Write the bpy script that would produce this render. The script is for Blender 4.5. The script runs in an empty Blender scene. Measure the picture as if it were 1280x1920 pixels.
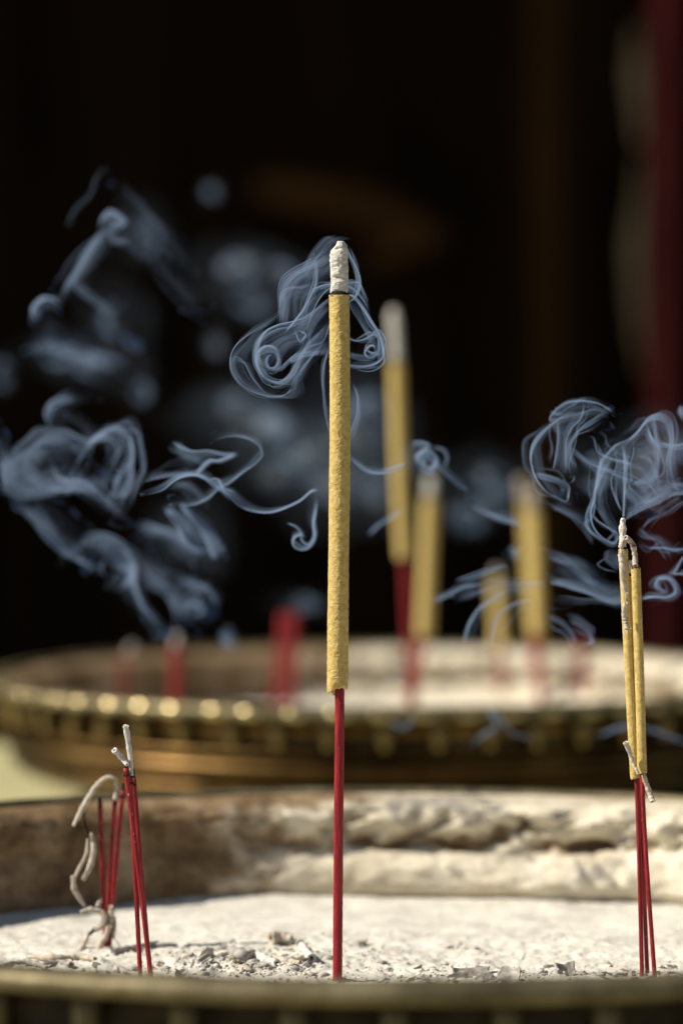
import bpy, math, random
import numpy as np
from mathutils import Vector, Matrix

random.seed(7)
rng = np.random.default_rng(11)
scene = bpy.context.scene
R = math.radians

# ------------------------------------------------------------------ camera
CAM_Z = 0.27                    # camera height above the table top
F_PX = 7200.0                   # 135 mm lens on a 24 x 36 mm frame, in photo pixels
PITCH = math.atan(280.0 / F_PX)
cam_data = bpy.data.cameras.new("camera")
cam = bpy.data.objects.new("camera", cam_data)
scene.collection.objects.link(cam)
cam_data.sensor_fit = 'VERTICAL'
cam_data.sensor_height = 36.0
cam_data.sensor_width = 24.0
cam_data.lens = 135.0
cam.location = (0, 0, CAM_Z)
cam.rotation_euler = (R(90) - PITCH, 0, 0)
cam_data.clip_start = 0.05
cam_data.clip_end = 200.0
cam_data.dof.use_dof = True
cam_data.dof.focus_distance = 1.443
cam_data.dof.aperture_fstop = 5.6
cam_data.dof.aperture_blades = 0
scene.camera = cam

# ------------------------------------------------------------------ sky and sun
SUN_EL, SUN_FRONT = 41.0, 8.0   # elevation; degrees in front of pure left
el, fr = R(SUN_EL), R(SUN_FRONT)
to_sun = Vector((-math.cos(fr) * math.cos(el), -math.sin(fr) * math.cos(el), math.sin(el)))
world = bpy.data.worlds.new("World")
scene.world = world
world.use_nodes = True
wn = world.node_tree.nodes
wl = world.node_tree.links
bg = wn.get("Background") or wn.new("ShaderNodeBackground")
sky = wn.new("ShaderNodeTexSky")
sky.sky_type = 'NISHITA'
sky.sun_disc = False
sky.sun_elevation = el
sky.sun_rotation = math.atan2(to_sun.x, to_sun.y)
wl.new(sky.outputs[0], bg.inputs[0])
bg.inputs[1].default_value = 0.05
sun_data = bpy.data.lights.new("sun", 'SUN')
sun_data.energy = 5.0
sun_data.angle = R(0.5)
sun_data.color = (1.0, 0.94, 0.83)
sun = bpy.data.objects.new("sun", sun_data)
sun.rotation_euler = to_sun.to_track_quat('Z', 'Y').to_euler()
sun.location = (-3, -1, 4)
scene.collection.objects.link(sun)

scene.view_settings.view_transform = 'Standard'
scene.view_settings.look = 'None'
scene.view_settings.exposure = 0.58
scene.view_settings.gamma = 1.0
scene.view_settings.use_curve_mapping = False
cy = scene.cycles
cy.transparent_max_bounces = 200
cy.max_bounces = 8
cy.diffuse_bounces = 3
cy.glossy_bounces = 4
cy.volume_bounces = 0
cy.use_denoising = True
try:
    cy.denoiser = 'OPENIMAGEDENOISE'
    cy.denoising_prefilter = 'ACCURATE'
except Exception:
    pass
cy.sample_clamp_indirect = 6.0

# ------------------------------------------------------------------ helpers
_cp, _sp = math.cos(PITCH), math.sin(PITCH)

def ray(px, py):
    a = (px - 640.0) / F_PX
    b = -(py - 960.0) / F_PX
    # camera frame: right = x, forward = (0, cp, -sp), up = (0, sp, cp)
    return np.array([a, _cp + b * _sp, -_sp + b * _cp])

def P(px, py, d):
    """point of the place seen at photo pixel (px, py), d metres away from the camera along y"""
    v = ray(px, py)
    return np.array([0, 0, CAM_Z]) + v * (d / v[1])

def G(px, py, z):
    """point on the horizontal level z"""
    v = ray(px, py)
    return np.array([0, 0, CAM_Z]) + v * ((z - CAM_Z) / v[2])

def link(o):
    scene.collection.objects.link(o)
    return o

def mesh_obj(name, verts, faces, mat, parent=None, smooth=True):
    me = bpy.data.meshes.new(name)
    verts = np.asarray(verts, dtype=np.float32)
    me.vertices.add(len(verts))
    me.vertices.foreach_set("co", verts.ravel())
    if isinstance(faces, np.ndarray):
        n, k = faces.shape
        me.loops.add(n * k)
        me.loops.foreach_set("vertex_index", faces.ravel().astype(np.int32))
        me.polygons.add(n)
        me.polygons.foreach_set("loop_start", np.arange(0, n * k, k, dtype=np.int32))
        me.polygons.foreach_set("loop_total", np.full(n, k, dtype=np.int32))
    else:
        tot = sum(len(f) for f in faces)
        me.loops.add(tot)
        me.loops.foreach_set("vertex_index", np.array([i for f in faces for i in f], dtype=np.int32))
        me.polygons.add(len(faces))
        lens = np.array([len(f) for f in faces], dtype=np.int32)
        me.polygons.foreach_set("loop_start", np.concatenate([[0], np.cumsum(lens)[:-1]]).astype(np.int32))
        me.polygons.foreach_set("loop_total", lens)
    me.update(calc_edges=True)
    me.validate()
    if smooth:
        me.polygons.foreach_set("use_smooth", np.ones(len(me.polygons), dtype=bool))
    if mat:
        me.materials.append(mat)
    o = link(bpy.data.objects.new(name, me))
    if parent:
        o.parent = parent
        o.matrix_parent_inverse = Matrix.Translation(-Vector(parent.location))
    return o

def empty(name, loc, label, cat, group=None, kind=None):
    o = link(bpy.data.objects.new(name, None))
    o.location = tuple(float(c) for c in loc)
    o.empty_display_size = 0.01
    return tag(o, label, cat, group, kind)

def tag(o, label=None, cat=None, group=None, kind=None):
    if label: o["label"] = label
    if cat: o["category"] = cat
    if group: o["group"] = group
    if kind: o["kind"] = kind
    return o

# lattice noise ------------------------------------------------------
def _hash(ix, iy, iz, seed):
    h = (ix.astype(np.int64) * 374761393 + iy.astype(np.int64) * 668265263 + iz.astype(np.int64) * 2147483647 + seed * 974634777) & 0xFFFFFFFF
    h = ((h ^ (h >> 13)) * 1274126177) & 0xFFFFFFFF
    h = ((h ^ (h >> 16)) * 2246822519) & 0xFFFFFFFF
    return ((h ^ (h >> 15)) & 0xFFFFFF) / float(0xFFFFFF)

def vnoise(p, seed=0):
    """smooth value noise in -1..1 at points p (n,3)"""
    p = np.asarray(p, dtype=np.float64)
    i = np.floor(p).astype(np.int64)
    f = p - i
    f = f * f * f * (f * (f * 6 - 15) + 10)
    x, y, z = i[:, 0], i[:, 1], i[:, 2]
    out = 0
    for dx in (0, 1):
        wx = f[:, 0] if dx else 1 - f[:, 0]
        for dy in (0, 1):
            wy = f[:, 1] if dy else 1 - f[:, 1]
            for dz in (0, 1):
                wz = f[:, 2] if dz else 1 - f[:, 2]
                out = out + wx * wy * wz * _hash(x + dx, y + dy, z + dz, seed)
    return out * 2 - 1

def fbm(p, octaves=4, seed=0, gain=0.5):
    p = np.asarray(p, dtype=np.float64)
    a, s, tot = 1.0, 0, 0
    for k in range(octaves):
        s = s + a * vnoise(p * (2.03 ** k) + 17.3 * k, seed + k)
        tot += a
        a *= gain
    return s / tot

def spline(pts, n):
    """Catmull-Rom through pts, n samples evenly by arc length"""
    pts = np.asarray(pts, dtype=np.float64)
    if len(pts) == 2:
        t = np.linspace(0, 1, n)[:, None]
        return pts[0] * (1 - t) + pts[1] * t
    q = np.vstack([2 * pts[0] - pts[1], pts, 2 * pts[-1] - pts[-2]])
    out = []
    for i in range(1, len(q) - 2):
        p0, p1, p2, p3 = q[i - 1], q[i], q[i + 1], q[i + 2]
        t = np.linspace(0, 1, 24, endpoint=False)[:, None]
        out.append(0.5 * ((2 * p1) + (-p0 + p2) * t + (2 * p0 - 5 * p1 + 4 * p2 - p3) * t ** 2 + (-p0 + 3 * p1 - 3 * p2 + p3) * t ** 3))
    out.append(pts[-1:])
    c = np.vstack(out)
    s = np.concatenate([[0], np.cumsum(np.linalg.norm(np.diff(c, axis=0), axis=1))])
    t = np.linspace(0, s[-1], n)
    return np.stack([np.interp(t, s, c[:, k]) for k in range(c.shape[1])], axis=1)

def frames(c):
    """tangent / normal / binormal along a polyline"""
    t = np.gradient(c, axis=0)
    t /= np.linalg.norm(t, axis=1)[:, None] + 1e-12
    n = np.zeros_like(c)
    ref = np.array([0.0, -1.0, 0.0])
    if abs(t[0] @ ref) > 0.9: ref = np.array([1.0, 0, 0])
    a = ref - t[0] * (ref @ t[0])
    n[0] = a / np.linalg.norm(a)
    for i in range(1, len(c)):
        a = n[i - 1] - t[i] * (n[i - 1] @ t[i])
        n[i] = a / (np.linalg.norm(a) + 1e-12)
    return t, n, np.cross(t, n)

def grid_faces(nu, nv, wrap_v=True, off=0):
    i = np.arange(nu - 1)[:, None]
    j = np.arange(nv if wrap_v else nv - 1)[None, :]
    j2 = (j + 1) % nv
    f = np.stack([i * nv + j, i * nv + j2, (i + 1) * nv + j2, (i + 1) * nv + j], axis=-1).reshape(-1, 4)
    return f + off

def tube(center, radius, seg=16, rough=0.0, scale=1000.0, seed=0, caps=True, squash=None):
    """closed tube along a polyline; rough = height of the relief, scale = 1 / size of its grains"""
    c = np.asarray(center)
    n = len(c)
    r = np.broadcast_to(np.asarray(radius, dtype=np.float64), (n,))
    t, nn, bb = frames(c)
    a = np.linspace(0, 2 * np.pi, seg, endpoint=False)
    dirs = nn[:, None, :] * np.cos(a)[None, :, None] + bb[:, None, :] * np.sin(a)[None, :, None]
    v = c[:, None, :] + dirs * r[:, None, None]
    v = v.reshape(-1, 3)
    if rough:
        d = fbm(v * scale, 3, seed, 0.6)
        v = v + dirs.reshape(-1, 3) * (d * rough)[:, None]
    f = grid_faces(n, seg)
    verts, faces = v, f
    if caps == 'hollow':
        # broken open ends: a ragged rim, a flat wall and a hole down the middle
        faces = [tuple(q) for q in f.tolist()]
        rag = np.random.default_rng(seed + 5)
        for e, sgn in ((0, -1.0), (n - 1, 1.0)):
            ring = v[e * seg:(e + 1) * seg] + t[e] * sgn * r[e] * 0.35 * rag.random((seg, 1))
            inner = c[e] + (ring - c[e]) * 0.55
            deep = inner - t[e] * sgn * r[e] * 2.0
            v[e * seg:(e + 1) * seg] = ring
            o0 = len(verts) if e else len(v)
            if e == 0: verts = v
            verts[e * seg:(e + 1) * seg] = ring
            verts = np.vstack([verts, ring, inner, inner, deep])
            for k in range(seg):
                k2 = (k + 1) % seg
                for q in (0, 2):
                    a4 = (o0 + q * seg + k, o0 + q * seg + k2, o0 + (q + 1) * seg + k2, o0 + (q + 1) * seg + k)
                    faces.append(a4 if sgn > 0 else a4[::-1])
            cap = tuple(o0 + 3 * seg + k for k in range(seg))
            faces.append(cap if sgn > 0 else cap[::-1])
    elif caps:
        faces = [tuple(q) for q in f.tolist()]
        faces.append(tuple(range(seg - 1, -1, -1)))
        faces.append(tuple((n - 1) * seg + k for k in range(seg)))
    return verts, faces

# ------------------------------------------------------------------ materials
def new_mat(name):
    m = bpy.data.materials.new(name)
    m.use_nodes = True
    nt = m.node_tree
    b = nt.nodes.get("Principled BSDF")
    if "Diffuse Roughness" in b.inputs and name.split("_")[-1] in ("powder", "ash", "bed"):
        b.inputs["Diffuse Roughness"].default_value = 0.2      # powdery surfaces
    return m, nt, b

def noise_node(nt, scale, detail=4.0, rough=0.6, stretch=None):
    tc = nt.nodes.new("ShaderNodeTexCoord")
    n = nt.nodes.new("ShaderNodeTexNoise")
    n.inputs["Scale"].default_value = scale
    n.inputs["Detail"].default_value = detail
    n.inputs["Roughness"].default_value = rough
    if stretch:
        mp = nt.nodes.new("ShaderNodeMapping")
        mp.inputs["Scale"].default_value = stretch
        nt.links.new(tc.outputs["Object"], mp.inputs[0])
        nt.links.new(mp.outputs[0], n.inputs["Vector"])
    else:
        nt.links.new(tc.outputs["Object"], n.inputs["Vector"])
    return n

def ramp(nt, src, stops):
    r = nt.nodes.new("ShaderNodeValToRGB")
    e = r.color_ramp.elements
    while len(e) < len(stops): e.new(0.5)
    for k, (p, c) in enumerate(stops):
        e[k].position = p
        e[k].color = (*c, 1.0)
    nt.links.new(src, r.inputs[0])
    return r

def bump(nt, b, src, strength, dist):
    bp = nt.nodes.new("ShaderNodeBump")
    bp.inputs["Strength"].default_value = strength
    bp.inputs["Distance"].default_value = dist
    nt.links.new(src, bp.inputs["Height"])
    nt.links.new(bp.outputs[0], b.inputs["Normal"])
    return bp

def grainy(name, stops, cscale, bscale, bdist, rough=0.95, bstr=0.8, spec=0.15, stretch=None):
    m, nt, b = new_mat(name)
    n = noise_node(nt, cscale, 5, 0.65, stretch)
    r = ramp(nt, n.outputs["Fac"], stops)
    nt.links.new(r.outputs[0], b.inputs["Base Color"])
    b.inputs["Roughness"].default_value = rough
    b.inputs["Specular IOR Level"].default_value = spec
    n2 = noise_node(nt, bscale, 4, 0.7, stretch)
    bump(nt, b, n2.outputs["Fac"], bstr, bdist)
    return m

M_coat = grainy("incense_powder", [(0.28, (0.50, 0.335, 0.095)), (0.5, (0.70, 0.515, 0.18)), (0.74, (0.82, 0.65, 0.28))], 520, 2300, 0.0013)
M_ash = grainy("incense_ash", [(0.28, (0.20, 0.19, 0.175)), (0.37, (0.58, 0.555, 0.50)), (0.66, (0.80, 0.775, 0.70))], 700, 2200, 0.0009)
M_ashbrown = grainy("curled_ash", [(0.3, (0.30, 0.25, 0.19)), (0.5, (0.50, 0.43, 0.34)), (0.72, (0.66, 0.59, 0.50))], 300, 1500, 0.0004)
M_ashgrey = grainy("flake_ash", [(0.3, (0.20, 0.18, 0.16)), (0.5, (0.36, 0.33, 0.29)), (0.72, (0.55, 0.52, 0.46))], 300, 1500, 0.0004)
M_char = grainy("charred_powder", [(0.3, (0.010, 0.009, 0.009)), (0.7, (0.035, 0.03, 0.028))], 900, 2500, 0.0004)

def red_wood():
    m, nt, b = new_mat("dyed_bamboo")
    n = noise_node(nt, 700, 5, 0.65, (1, 1, 0.06))
    r = ramp(nt, n.outputs["Fac"], [(0.30, (0.085, 0.002, 0.004)), (0.52, (0.25, 0.006, 0.011)), (0.74, (0.40, 0.035, 0.035))])
    # pale specks where the dye is chipped or ash has stuck
    s = noise_node(nt, 1500, 2, 0.5, (1, 1, 0.45))
    rs = ramp(nt, s.outputs["Fac"], [(0.70, (0, 0, 0)), (0.78, (1, 1, 1))])
    mix = nt.nodes.new("ShaderNodeMixRGB")
    nt.links.new(rs.outputs[0], mix.inputs[0])
    nt.links.new(r.outputs[0], mix.inputs[1])
    mix.inputs[2].default_value = (0.62, 0.36, 0.33, 1)
    nt.links.new(mix.outputs[0], b.inputs["Base Color"])
    b.inputs["Roughness"].default_value = 0.55
    b.inputs["Specular IOR Level"].default_value = 0.35
    n2 = noise_node(nt, 1600, 3, 0.6, (1, 1, 0.08))
    bump(nt, b, n2.outputs["Fac"], 0.9, 0.0006)
    return m
M_red = red_wood()

def brass():
    m, nt, b = new_mat("worn_brass")
    n = noise_node(nt, 38, 6, 0.62)
    r = ramp(nt, n.outputs["Fac"], [(0.30, (0.10, 0.07, 0.028)), (0.5, (0.25, 0.185, 0.08)), (0.72, (0.42, 0.33, 0.165))])
    nt.links.new(r.outputs[0], b.inputs["Base Color"])
    b.inputs["Metallic"].default_value = 0.92
    rr = ramp(nt, n.outputs["Fac"], [(0.3, (0.55,) * 3), (0.7, (0.34,) * 3)])
    nt.links.new(rr.outputs[0], b.inputs["Roughness"])
    n2 = noise_node(nt, 160, 4, 0.6)
    bump(nt, b, n2.outputs["Fac"], 0.25, 0.001)
    return m
M_brass = brass()
def tarnish():
    m, nt, b = new_mat("tarnished_brass")
    n = noise_node(nt, 30, 6, 0.62)
    r = ramp(nt, n.outputs["Fac"], [(0.32, (0.045, 0.024, 0.008)), (0.5, (0.11, 0.062, 0.02)), (0.72, (0.21, 0.13, 0.045))])
    nt.links.new(r.outputs[0], b.inputs["Base Color"])
    b.inputs["Metallic"].default_value = 0.9
    b.inputs["Roughness"].default_value = 0.36
    n2 = noise_node(nt, 90, 4, 0.6)
    bump(nt, b, n2.outputs["Fac"], 0.2, 0.001)
    return m
M_tarn = tarnish()
M_recess_shade = grainy("recess_shade", [(0.35, (0.012, 0.008, 0.004)), (0.7, (0.05, 0.034, 0.016))], 50, 200, 0.0008, rough=0.7, spec=0.3)  # near-black colour stands in for the shade between the front studs
def dull():
    m, nt, b = new_mat("dusty_brass")
    n = noise_node(nt, 42, 7, 0.66)
    r = ramp(nt, n.outputs["Fac"], [(0.30, (0.06, 0.048, 0.022)), (0.5, (0.13, 0.105, 0.052)), (0.72, (0.25, 0.21, 0.12))])
    nt.links.new(r.outputs[0], b.inputs["Base Color"])
    b.inputs["Metallic"].default_value = 0.6
    b.inputs["Roughness"].default_value = 0.52
    n2 = noise_node(nt, 160, 5, 0.65)
    bump(nt, b, n2.outputs["Fac"], 0.4, 0.001)
    return m
M_dull = dull()
M_bead = grainy("polished_brass", [(0.3, (0.42, 0.33, 0.16)), (0.7, (0.62, 0.52, 0.30))], 60, 200, 0.0005, rough=0.19, bstr=0.3, spec=0.5)
M_bead.node_tree.nodes["Principled BSDF"].inputs["Metallic"].default_value = 0.95

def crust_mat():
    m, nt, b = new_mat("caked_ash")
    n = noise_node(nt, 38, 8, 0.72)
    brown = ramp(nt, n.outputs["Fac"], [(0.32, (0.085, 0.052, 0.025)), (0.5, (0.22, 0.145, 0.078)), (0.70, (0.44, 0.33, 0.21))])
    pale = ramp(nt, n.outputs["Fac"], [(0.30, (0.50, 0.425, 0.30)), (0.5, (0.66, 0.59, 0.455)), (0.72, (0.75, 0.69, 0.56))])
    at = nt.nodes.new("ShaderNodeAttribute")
    at.attribute_name = "cake_light"
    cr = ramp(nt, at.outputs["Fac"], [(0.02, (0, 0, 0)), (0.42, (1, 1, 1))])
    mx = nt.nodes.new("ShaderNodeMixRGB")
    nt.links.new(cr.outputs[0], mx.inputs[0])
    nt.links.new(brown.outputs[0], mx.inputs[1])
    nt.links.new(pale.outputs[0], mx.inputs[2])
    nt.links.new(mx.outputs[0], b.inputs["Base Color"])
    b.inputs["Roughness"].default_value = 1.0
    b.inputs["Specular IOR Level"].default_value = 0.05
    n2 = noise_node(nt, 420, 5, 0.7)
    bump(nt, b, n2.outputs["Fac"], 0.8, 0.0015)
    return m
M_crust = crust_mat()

def bed_mat():
    m, nt, b = new_mat("ash_bed")
    n = noise_node(nt, 55, 8, 0.72)
    r = ramp(nt, n.outputs["Fac"], [(0.30, (0.40, 0.36, 0.30)), (0.42, (0.58, 0.54, 0.46)), (0.62, (0.73, 0.695, 0.605))])
    nt.links.new(r.outputs[0], b.inputs["Base Color"])
    b.inputs["Roughness"].default_value = 1.0
    b.inputs["Specular IOR Level"].default_value = 0.05
    n2 = noise_node(nt, 900, 5, 0.75)
    bump(nt, b, n2.outputs["Fac"], 0.7, 0.0011)
    return m
M_bed = bed_mat()

M_table = grainy("yellow_painted_table", [(0.3, (0.33, 0.30, 0.15)), (0.7, (0.45, 0.42, 0.23))], 9, 60, 0.001, rough=0.55, bstr=0.2, spec=0.4)
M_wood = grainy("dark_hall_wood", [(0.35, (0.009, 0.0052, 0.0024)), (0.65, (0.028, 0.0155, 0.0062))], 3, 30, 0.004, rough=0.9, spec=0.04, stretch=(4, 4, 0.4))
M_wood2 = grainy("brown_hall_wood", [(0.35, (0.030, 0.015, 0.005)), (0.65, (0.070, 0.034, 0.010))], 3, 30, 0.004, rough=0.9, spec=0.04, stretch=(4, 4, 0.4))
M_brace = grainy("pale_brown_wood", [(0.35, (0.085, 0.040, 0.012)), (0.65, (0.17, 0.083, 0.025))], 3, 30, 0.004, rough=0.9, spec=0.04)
M_pillar = grainy("red_lacquer", [(0.35, (0.14, 0.003, 0.002)), (0.65, (0.21, 0.006, 0.003))], 4, 20, 0.003, rough=0.4, spec=0.4)
M_carv = grainy("pale_carving", [(0.35, (0.20, 0.145, 0.08)), (0.65, (0.36, 0.28, 0.165))], 14, 60, 0.004)
M_ground = grainy("courtyard_paving", [(0.3, (0.20, 0.175, 0.14)), (0.7, (0.32, 0.285, 0.23))], 6, 40, 0.003)

def smoke_mat(name, color, density, g=0.05):
    m = bpy.data.materials.new(name)
    m.use_nodes = True
    nt = m.node_tree
    nt.nodes.clear()
    out = nt.nodes.new("ShaderNodeOutputMaterial")
    v = nt.nodes.new("ShaderNodeVolumePrincipled")
    v.inputs["Color"].default_value = (*color, 1)
    v.inputs["Density"].default_value = density
    v.inputs["Anisotropy"].default_value = g
    nt.links.new(v.outputs[0], out.inputs["Volume"])
    return m

# ------------------------------------------------------------------ levels of the place
RIM_Z = 0.0815
BED_Z = 0.0365
FB = (0.020, 1.435, 0.275)     # front censer: centre x, centre y, outer radius
BB = (0.026, 2.335, 0.243)     # back censer

# ------------------------------------------------------------------ setting: ground, table, hall
def box(name, x0, x1, y0, y1, z0, z1, mat, parent=None, bev=0.0):
    v = [(x, y, z) for x in (x0, x1) for y in (y0, y1) for z in (z0, z1)]
    f = [(0, 1, 3, 2), (4, 6, 7, 5), (0, 4, 5, 1), (2, 3, 7, 6), (0, 2, 6, 4), (1, 5, 7, 3)]
    o = mesh_obj(name, v, f, mat, parent, smooth=False)
    if bev:
        md = o.modifiers.new("bevel", 'BEVEL')
        md.width = bev
        md.segments = 3
    return o

g = box("ground", -30, 30, -30, 30, -0.90, -0.80, M_ground)
tag(g, kind="structure")

tb = empty("altar_table", (0, 1.7, 0), "yellow painted table top carrying both brass censers", "table")
box("table_top", -0.75, 0.75, 0.95, 2.72, -0.035, 0.0, M_table, tb, 0.006)
box("table_base", -0.66, 0.66, 1.03, 2.64, -0.799, -0.036, M_wood2, tb)

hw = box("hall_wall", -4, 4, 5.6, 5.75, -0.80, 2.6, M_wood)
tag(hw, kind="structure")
hr = box("hall_shade_roof", -4.2, 4.2, 3.25, 5.9, 1.75, 1.9, M_wood)  # unseen roof, added to keep the sun off the hall behind
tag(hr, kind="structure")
for nm, xa in (("hall_shade_left", -4.15), ("hall_shade_right", 4.0)):  # unseen side walls, added to keep the hall dark
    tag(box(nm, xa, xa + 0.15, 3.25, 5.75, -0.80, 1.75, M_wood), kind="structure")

def column(name, x, y, r, z0, z1, mat, parent=None):
    a = np.linspace(0, 2 * np.pi, 48, endpoint=False)
    prof = [(r * 1.0, z0), (r, z1)]
    v = np.array([(x + rr * math.cos(t), y + rr * math.sin(t), z) for rr, z in prof for t in a])
    return mesh_obj(name, v, grid_faces(2, 48), mat, parent)

# red lacquered pillar at the right edge with pale carved brackets on its flank
pil = empty("red_pillar", (0.45, 4.4, -0.8), "dark red lacquered pillar with pale carvings at the right edge", "pillar")
e0 = P(1204, 600, 4.4)
column("shaft", P(1240, 600, 4.4)[0], 4.4, 0.0155, -0.799, 1.749, M_pillar, pil)
def carving(pts, w, seed):
    c = spline([P(x, y, 4.36) for x, y in pts], 90)
    r = np.interp(np.linspace(0, 1, 90), np.linspace(0, 1, len(w)), w) * 0.001
    v, f = tube(c, r, 20, 0.0035, 60, seed)
    return mesh_obj("carving", v, f, M_carv, pil)
carving([(1192, 45), (1190, 120), (1194, 200), (1198, 270)], (3, 9, 10, 6, 3), 3)
carving([(1198, 300), (1196, 380), (1188, 450), (1190, 540), (1196, 640), (1206, 700)], (2, 4, 9, 10, 8, 4, 2), 5)

# brown post and slanting brace of the hall
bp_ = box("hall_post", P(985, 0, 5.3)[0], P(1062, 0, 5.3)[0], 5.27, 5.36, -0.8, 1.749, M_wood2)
tag(bp_, "dim brown timber post in the dark hall behind the smoke", "post")
br = empty("hall_brace", P(660, 430, 5.4), "faint brown carved brace on the dark hall wall", "brace")
pa, pb_ = P(480, 350, 5.42), P(830, 450, 5.42)
c = spline([pa, P(660, 380, 5.42), pb_], 40)
v, f = tube(c, np.interp(np.arange(40), [0, 20, 39], [0.018, 0.03, 0.014]), 16, 0.004, 40, 4)
mesh_obj("beam", v, f, M_brace, br)
c = spline([P(690, 480, 5.43), P(770, 460, 5.43), P(825, 440, 5.43)], 24)
v, f = tube(c, 0.014, 12, 0.003, 40, 5)
mesh_obj("strut", v, f, M_brace, br)

# ------------------------------------------------------------------ brass censers
def lathe(prof, cx, cy_, seg=224, wob=0.0, seed=0):
    prof = np.array(prof)
    a = np.linspace(0, 2 * np.pi, seg, endpoint=False)
    rr = prof[:, 0][:, None] * np.ones_like(a)[None]
    v = np.stack([cx + rr * np.sin(a), cy_ + rr * np.cos(a), np.broadcast_to(prof[:, 1][:, None], rr.shape)], -1).reshape(-1, 3)
    return v, grid_faces(len(prof), seg)

def censer(name, C, label, seed, bosses):
    cx, cyy, Ro = C
    t = empty(name, (cx, cyy, 0), label, "censer", "brass incense censers")
    z = RIM_Z
    # body: bulging belly with two ridges, foot ring on the table
    ctl = [(Ro - 0.017, z - 0.0255), (Ro - 0.010, z - 0.0260), (Ro - 0.0085, z - 0.0275), (Ro - 0.0115, z - 0.0290), (Ro - 0.0165, z - 0.0305),
           (Ro - 0.0115, z - 0.033), (Ro - 0.0095, z - 0.037), (Ro - 0.015, z - 0.0415), (Ro - 0.022, z - 0.0435),
           (Ro - 0.016, z - 0.0475), (Ro - 0.021, z - 0.0545), (Ro * 0.84, z - 0.062), (Ro * 0.70, z - 0.0685), (Ro * 0.62, z - 0.072), (Ro * 0.62, 0.004), (Ro * 0.64, 0.0005)]
    v, f = lathe(spline([(a, b) for a, b in ctl], 90), cx, cyy)
    mesh_obj("body", v, f, M_tarn, t)
    # rolled lip, flat on top
    lip = [(Ro - 0.013, z - 0.0030), (Ro - 0.0125, z - 0.0008), (Ro - 0.010, z), (Ro - 0.004, z - 0.0003), (Ro - 0.0012, z - 0.0016), (Ro, z - 0.0042),
           (Ro - 0.0010, z - 0.0068), (Ro - 0.004, z - 0.0080), (Ro - 0.0125, z - 0.0084)]
    v, f = lathe(spline(lip, 40), cx, cyy)
    v = v + np.array([0, 0, 1]) * (0.0005 * fbm(v * 45, 3, seed + 40))[:, None]
    lip_o = mesh_obj("lip", v, f, M_dull, t)
    # deep band behind the studs; the front one's recess shade is in its colour
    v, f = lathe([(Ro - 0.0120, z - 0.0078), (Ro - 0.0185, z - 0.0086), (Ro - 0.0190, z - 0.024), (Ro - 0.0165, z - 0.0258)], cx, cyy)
    band_o = mesh_obj("band", v, f, M_tarn if bosses else M_recess_shade, t)
    def ring(name, host, n, rad, zc, verts, faces, mat, ph, jit=0.0):
        proto = None
        r_ = random.Random(seed * 31 + n)
        for k in range(n):
            a = 2 * math.pi * (k + ph) / n + r_.uniform(-jit, jit)
            if proto is None:
                o = proto = mesh_obj(name, verts, faces, mat)
            else:
                o = link(bpy.data.objects.new(name, proto.data))
            o.parent = host        # the host's own frame is the world's
            o.location = (cx + rad * math.sin(a), cyy + rad * math.cos(a), zc + r_.uniform(-1, 1) * jit * 0.03)
            o.rotation_euler = (0, 0, -a)
    # petal studs standing between lip and belly, each a mesh of its own sharing one shape
    sv = []
    na, nb = 10, 14
    for i in range(na + 1):
        ph = math.pi * i / na
        for j in range(nb):
            th = 2 * math.pi * j / nb
            w = 0.0046 * (1 + 0.3 * math.cos(ph))
            sv.append((w * abs(math.sin(ph)) ** 0.6 * math.cos(th), 0.0052 * abs(math.sin(ph)) ** 0.7 * math.sin(th), 0.0094 * math.cos(ph)))
    ring("stud", band_o, 50, Ro - 0.0135, z - 0.0170, sv, grid_faces(na + 1, nb)[:, ::-1], M_brass if bosses else M_dull, 0.1, 0.006)
    # flat bosses along the outer edge of the lip
    bv = []
    for i in range(9):
        ph = math.pi * i / 8
        for j in range(12):
            th = 2 * math.pi * j / 12
            bv.append((0.0065 * math.sin(ph) * math.cos(th), 0.0017 * math.sin(ph) * math.sin(th), 0.0030 * math.cos(ph)))
    if bosses: ring("boss", lip_o, 64, Ro - 0.0010, z - 0.0042, bv, grid_faces(9, 12)[:, ::-1], M_bead, 0.2, 0.012)
    # caked ash on the inner wall
    seg, rows = (720, 90) if C is FB else (420, 50)
    a = np.linspace(0, 2 * np.pi, seg, endpoint=False)
    s = np.linspace(0, 1, rows)
    zz = (z - 0.0022) + (BED_Z - 0.006 - z) * s
    A, Z = np.meshgrid(a, zz)
    S = np.broadcast_to(s[:, None], A.shape)
    p = np.stack([np.sin(A) * Ro, np.cos(A) * Ro, Z * 1.7], -1).reshape(-1, 3)
    sh = A.shape
    big = fbm(p * 24, 3, seed, 0.5).reshape(sh)
    wave = vnoise(p * np.array([16, 16, 0]) + seed, seed + 9).reshape(sh)
    pw = p + 0.006 * np.stack([fbm(p * 60 + 7, 3, seed + 31), fbm(p * 60 + 70, 3, seed + 32), 1.6 * fbm(p * 60 + 140, 3, seed + 33)], -1)
    lump = np.clip(fbm(pw * np.array([50, 50, 70]), 4, seed + 3, 0.62).reshape(sh), -0.5, 1)
    fine = fbm(p * 260, 3, seed + 5, 0.6).reshape(sh)
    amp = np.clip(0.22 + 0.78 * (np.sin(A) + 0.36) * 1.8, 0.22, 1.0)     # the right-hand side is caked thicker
    # an upper ledge broken by hollows, and below it a smooth slumped roll, undercut at its foot
    ledge = np.exp(-((S - 0.16 - 0.05 * wave) / 0.20) ** 2) * np.clip(0.75 + 1.5 * lump + 0.5 * big, 0.05, 1.3)
    roll = np.exp(-(np.abs(S - 0.67 - 0.04 * wave) / 0.20) ** 2.6) * (1 + 0.35 * big)
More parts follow.
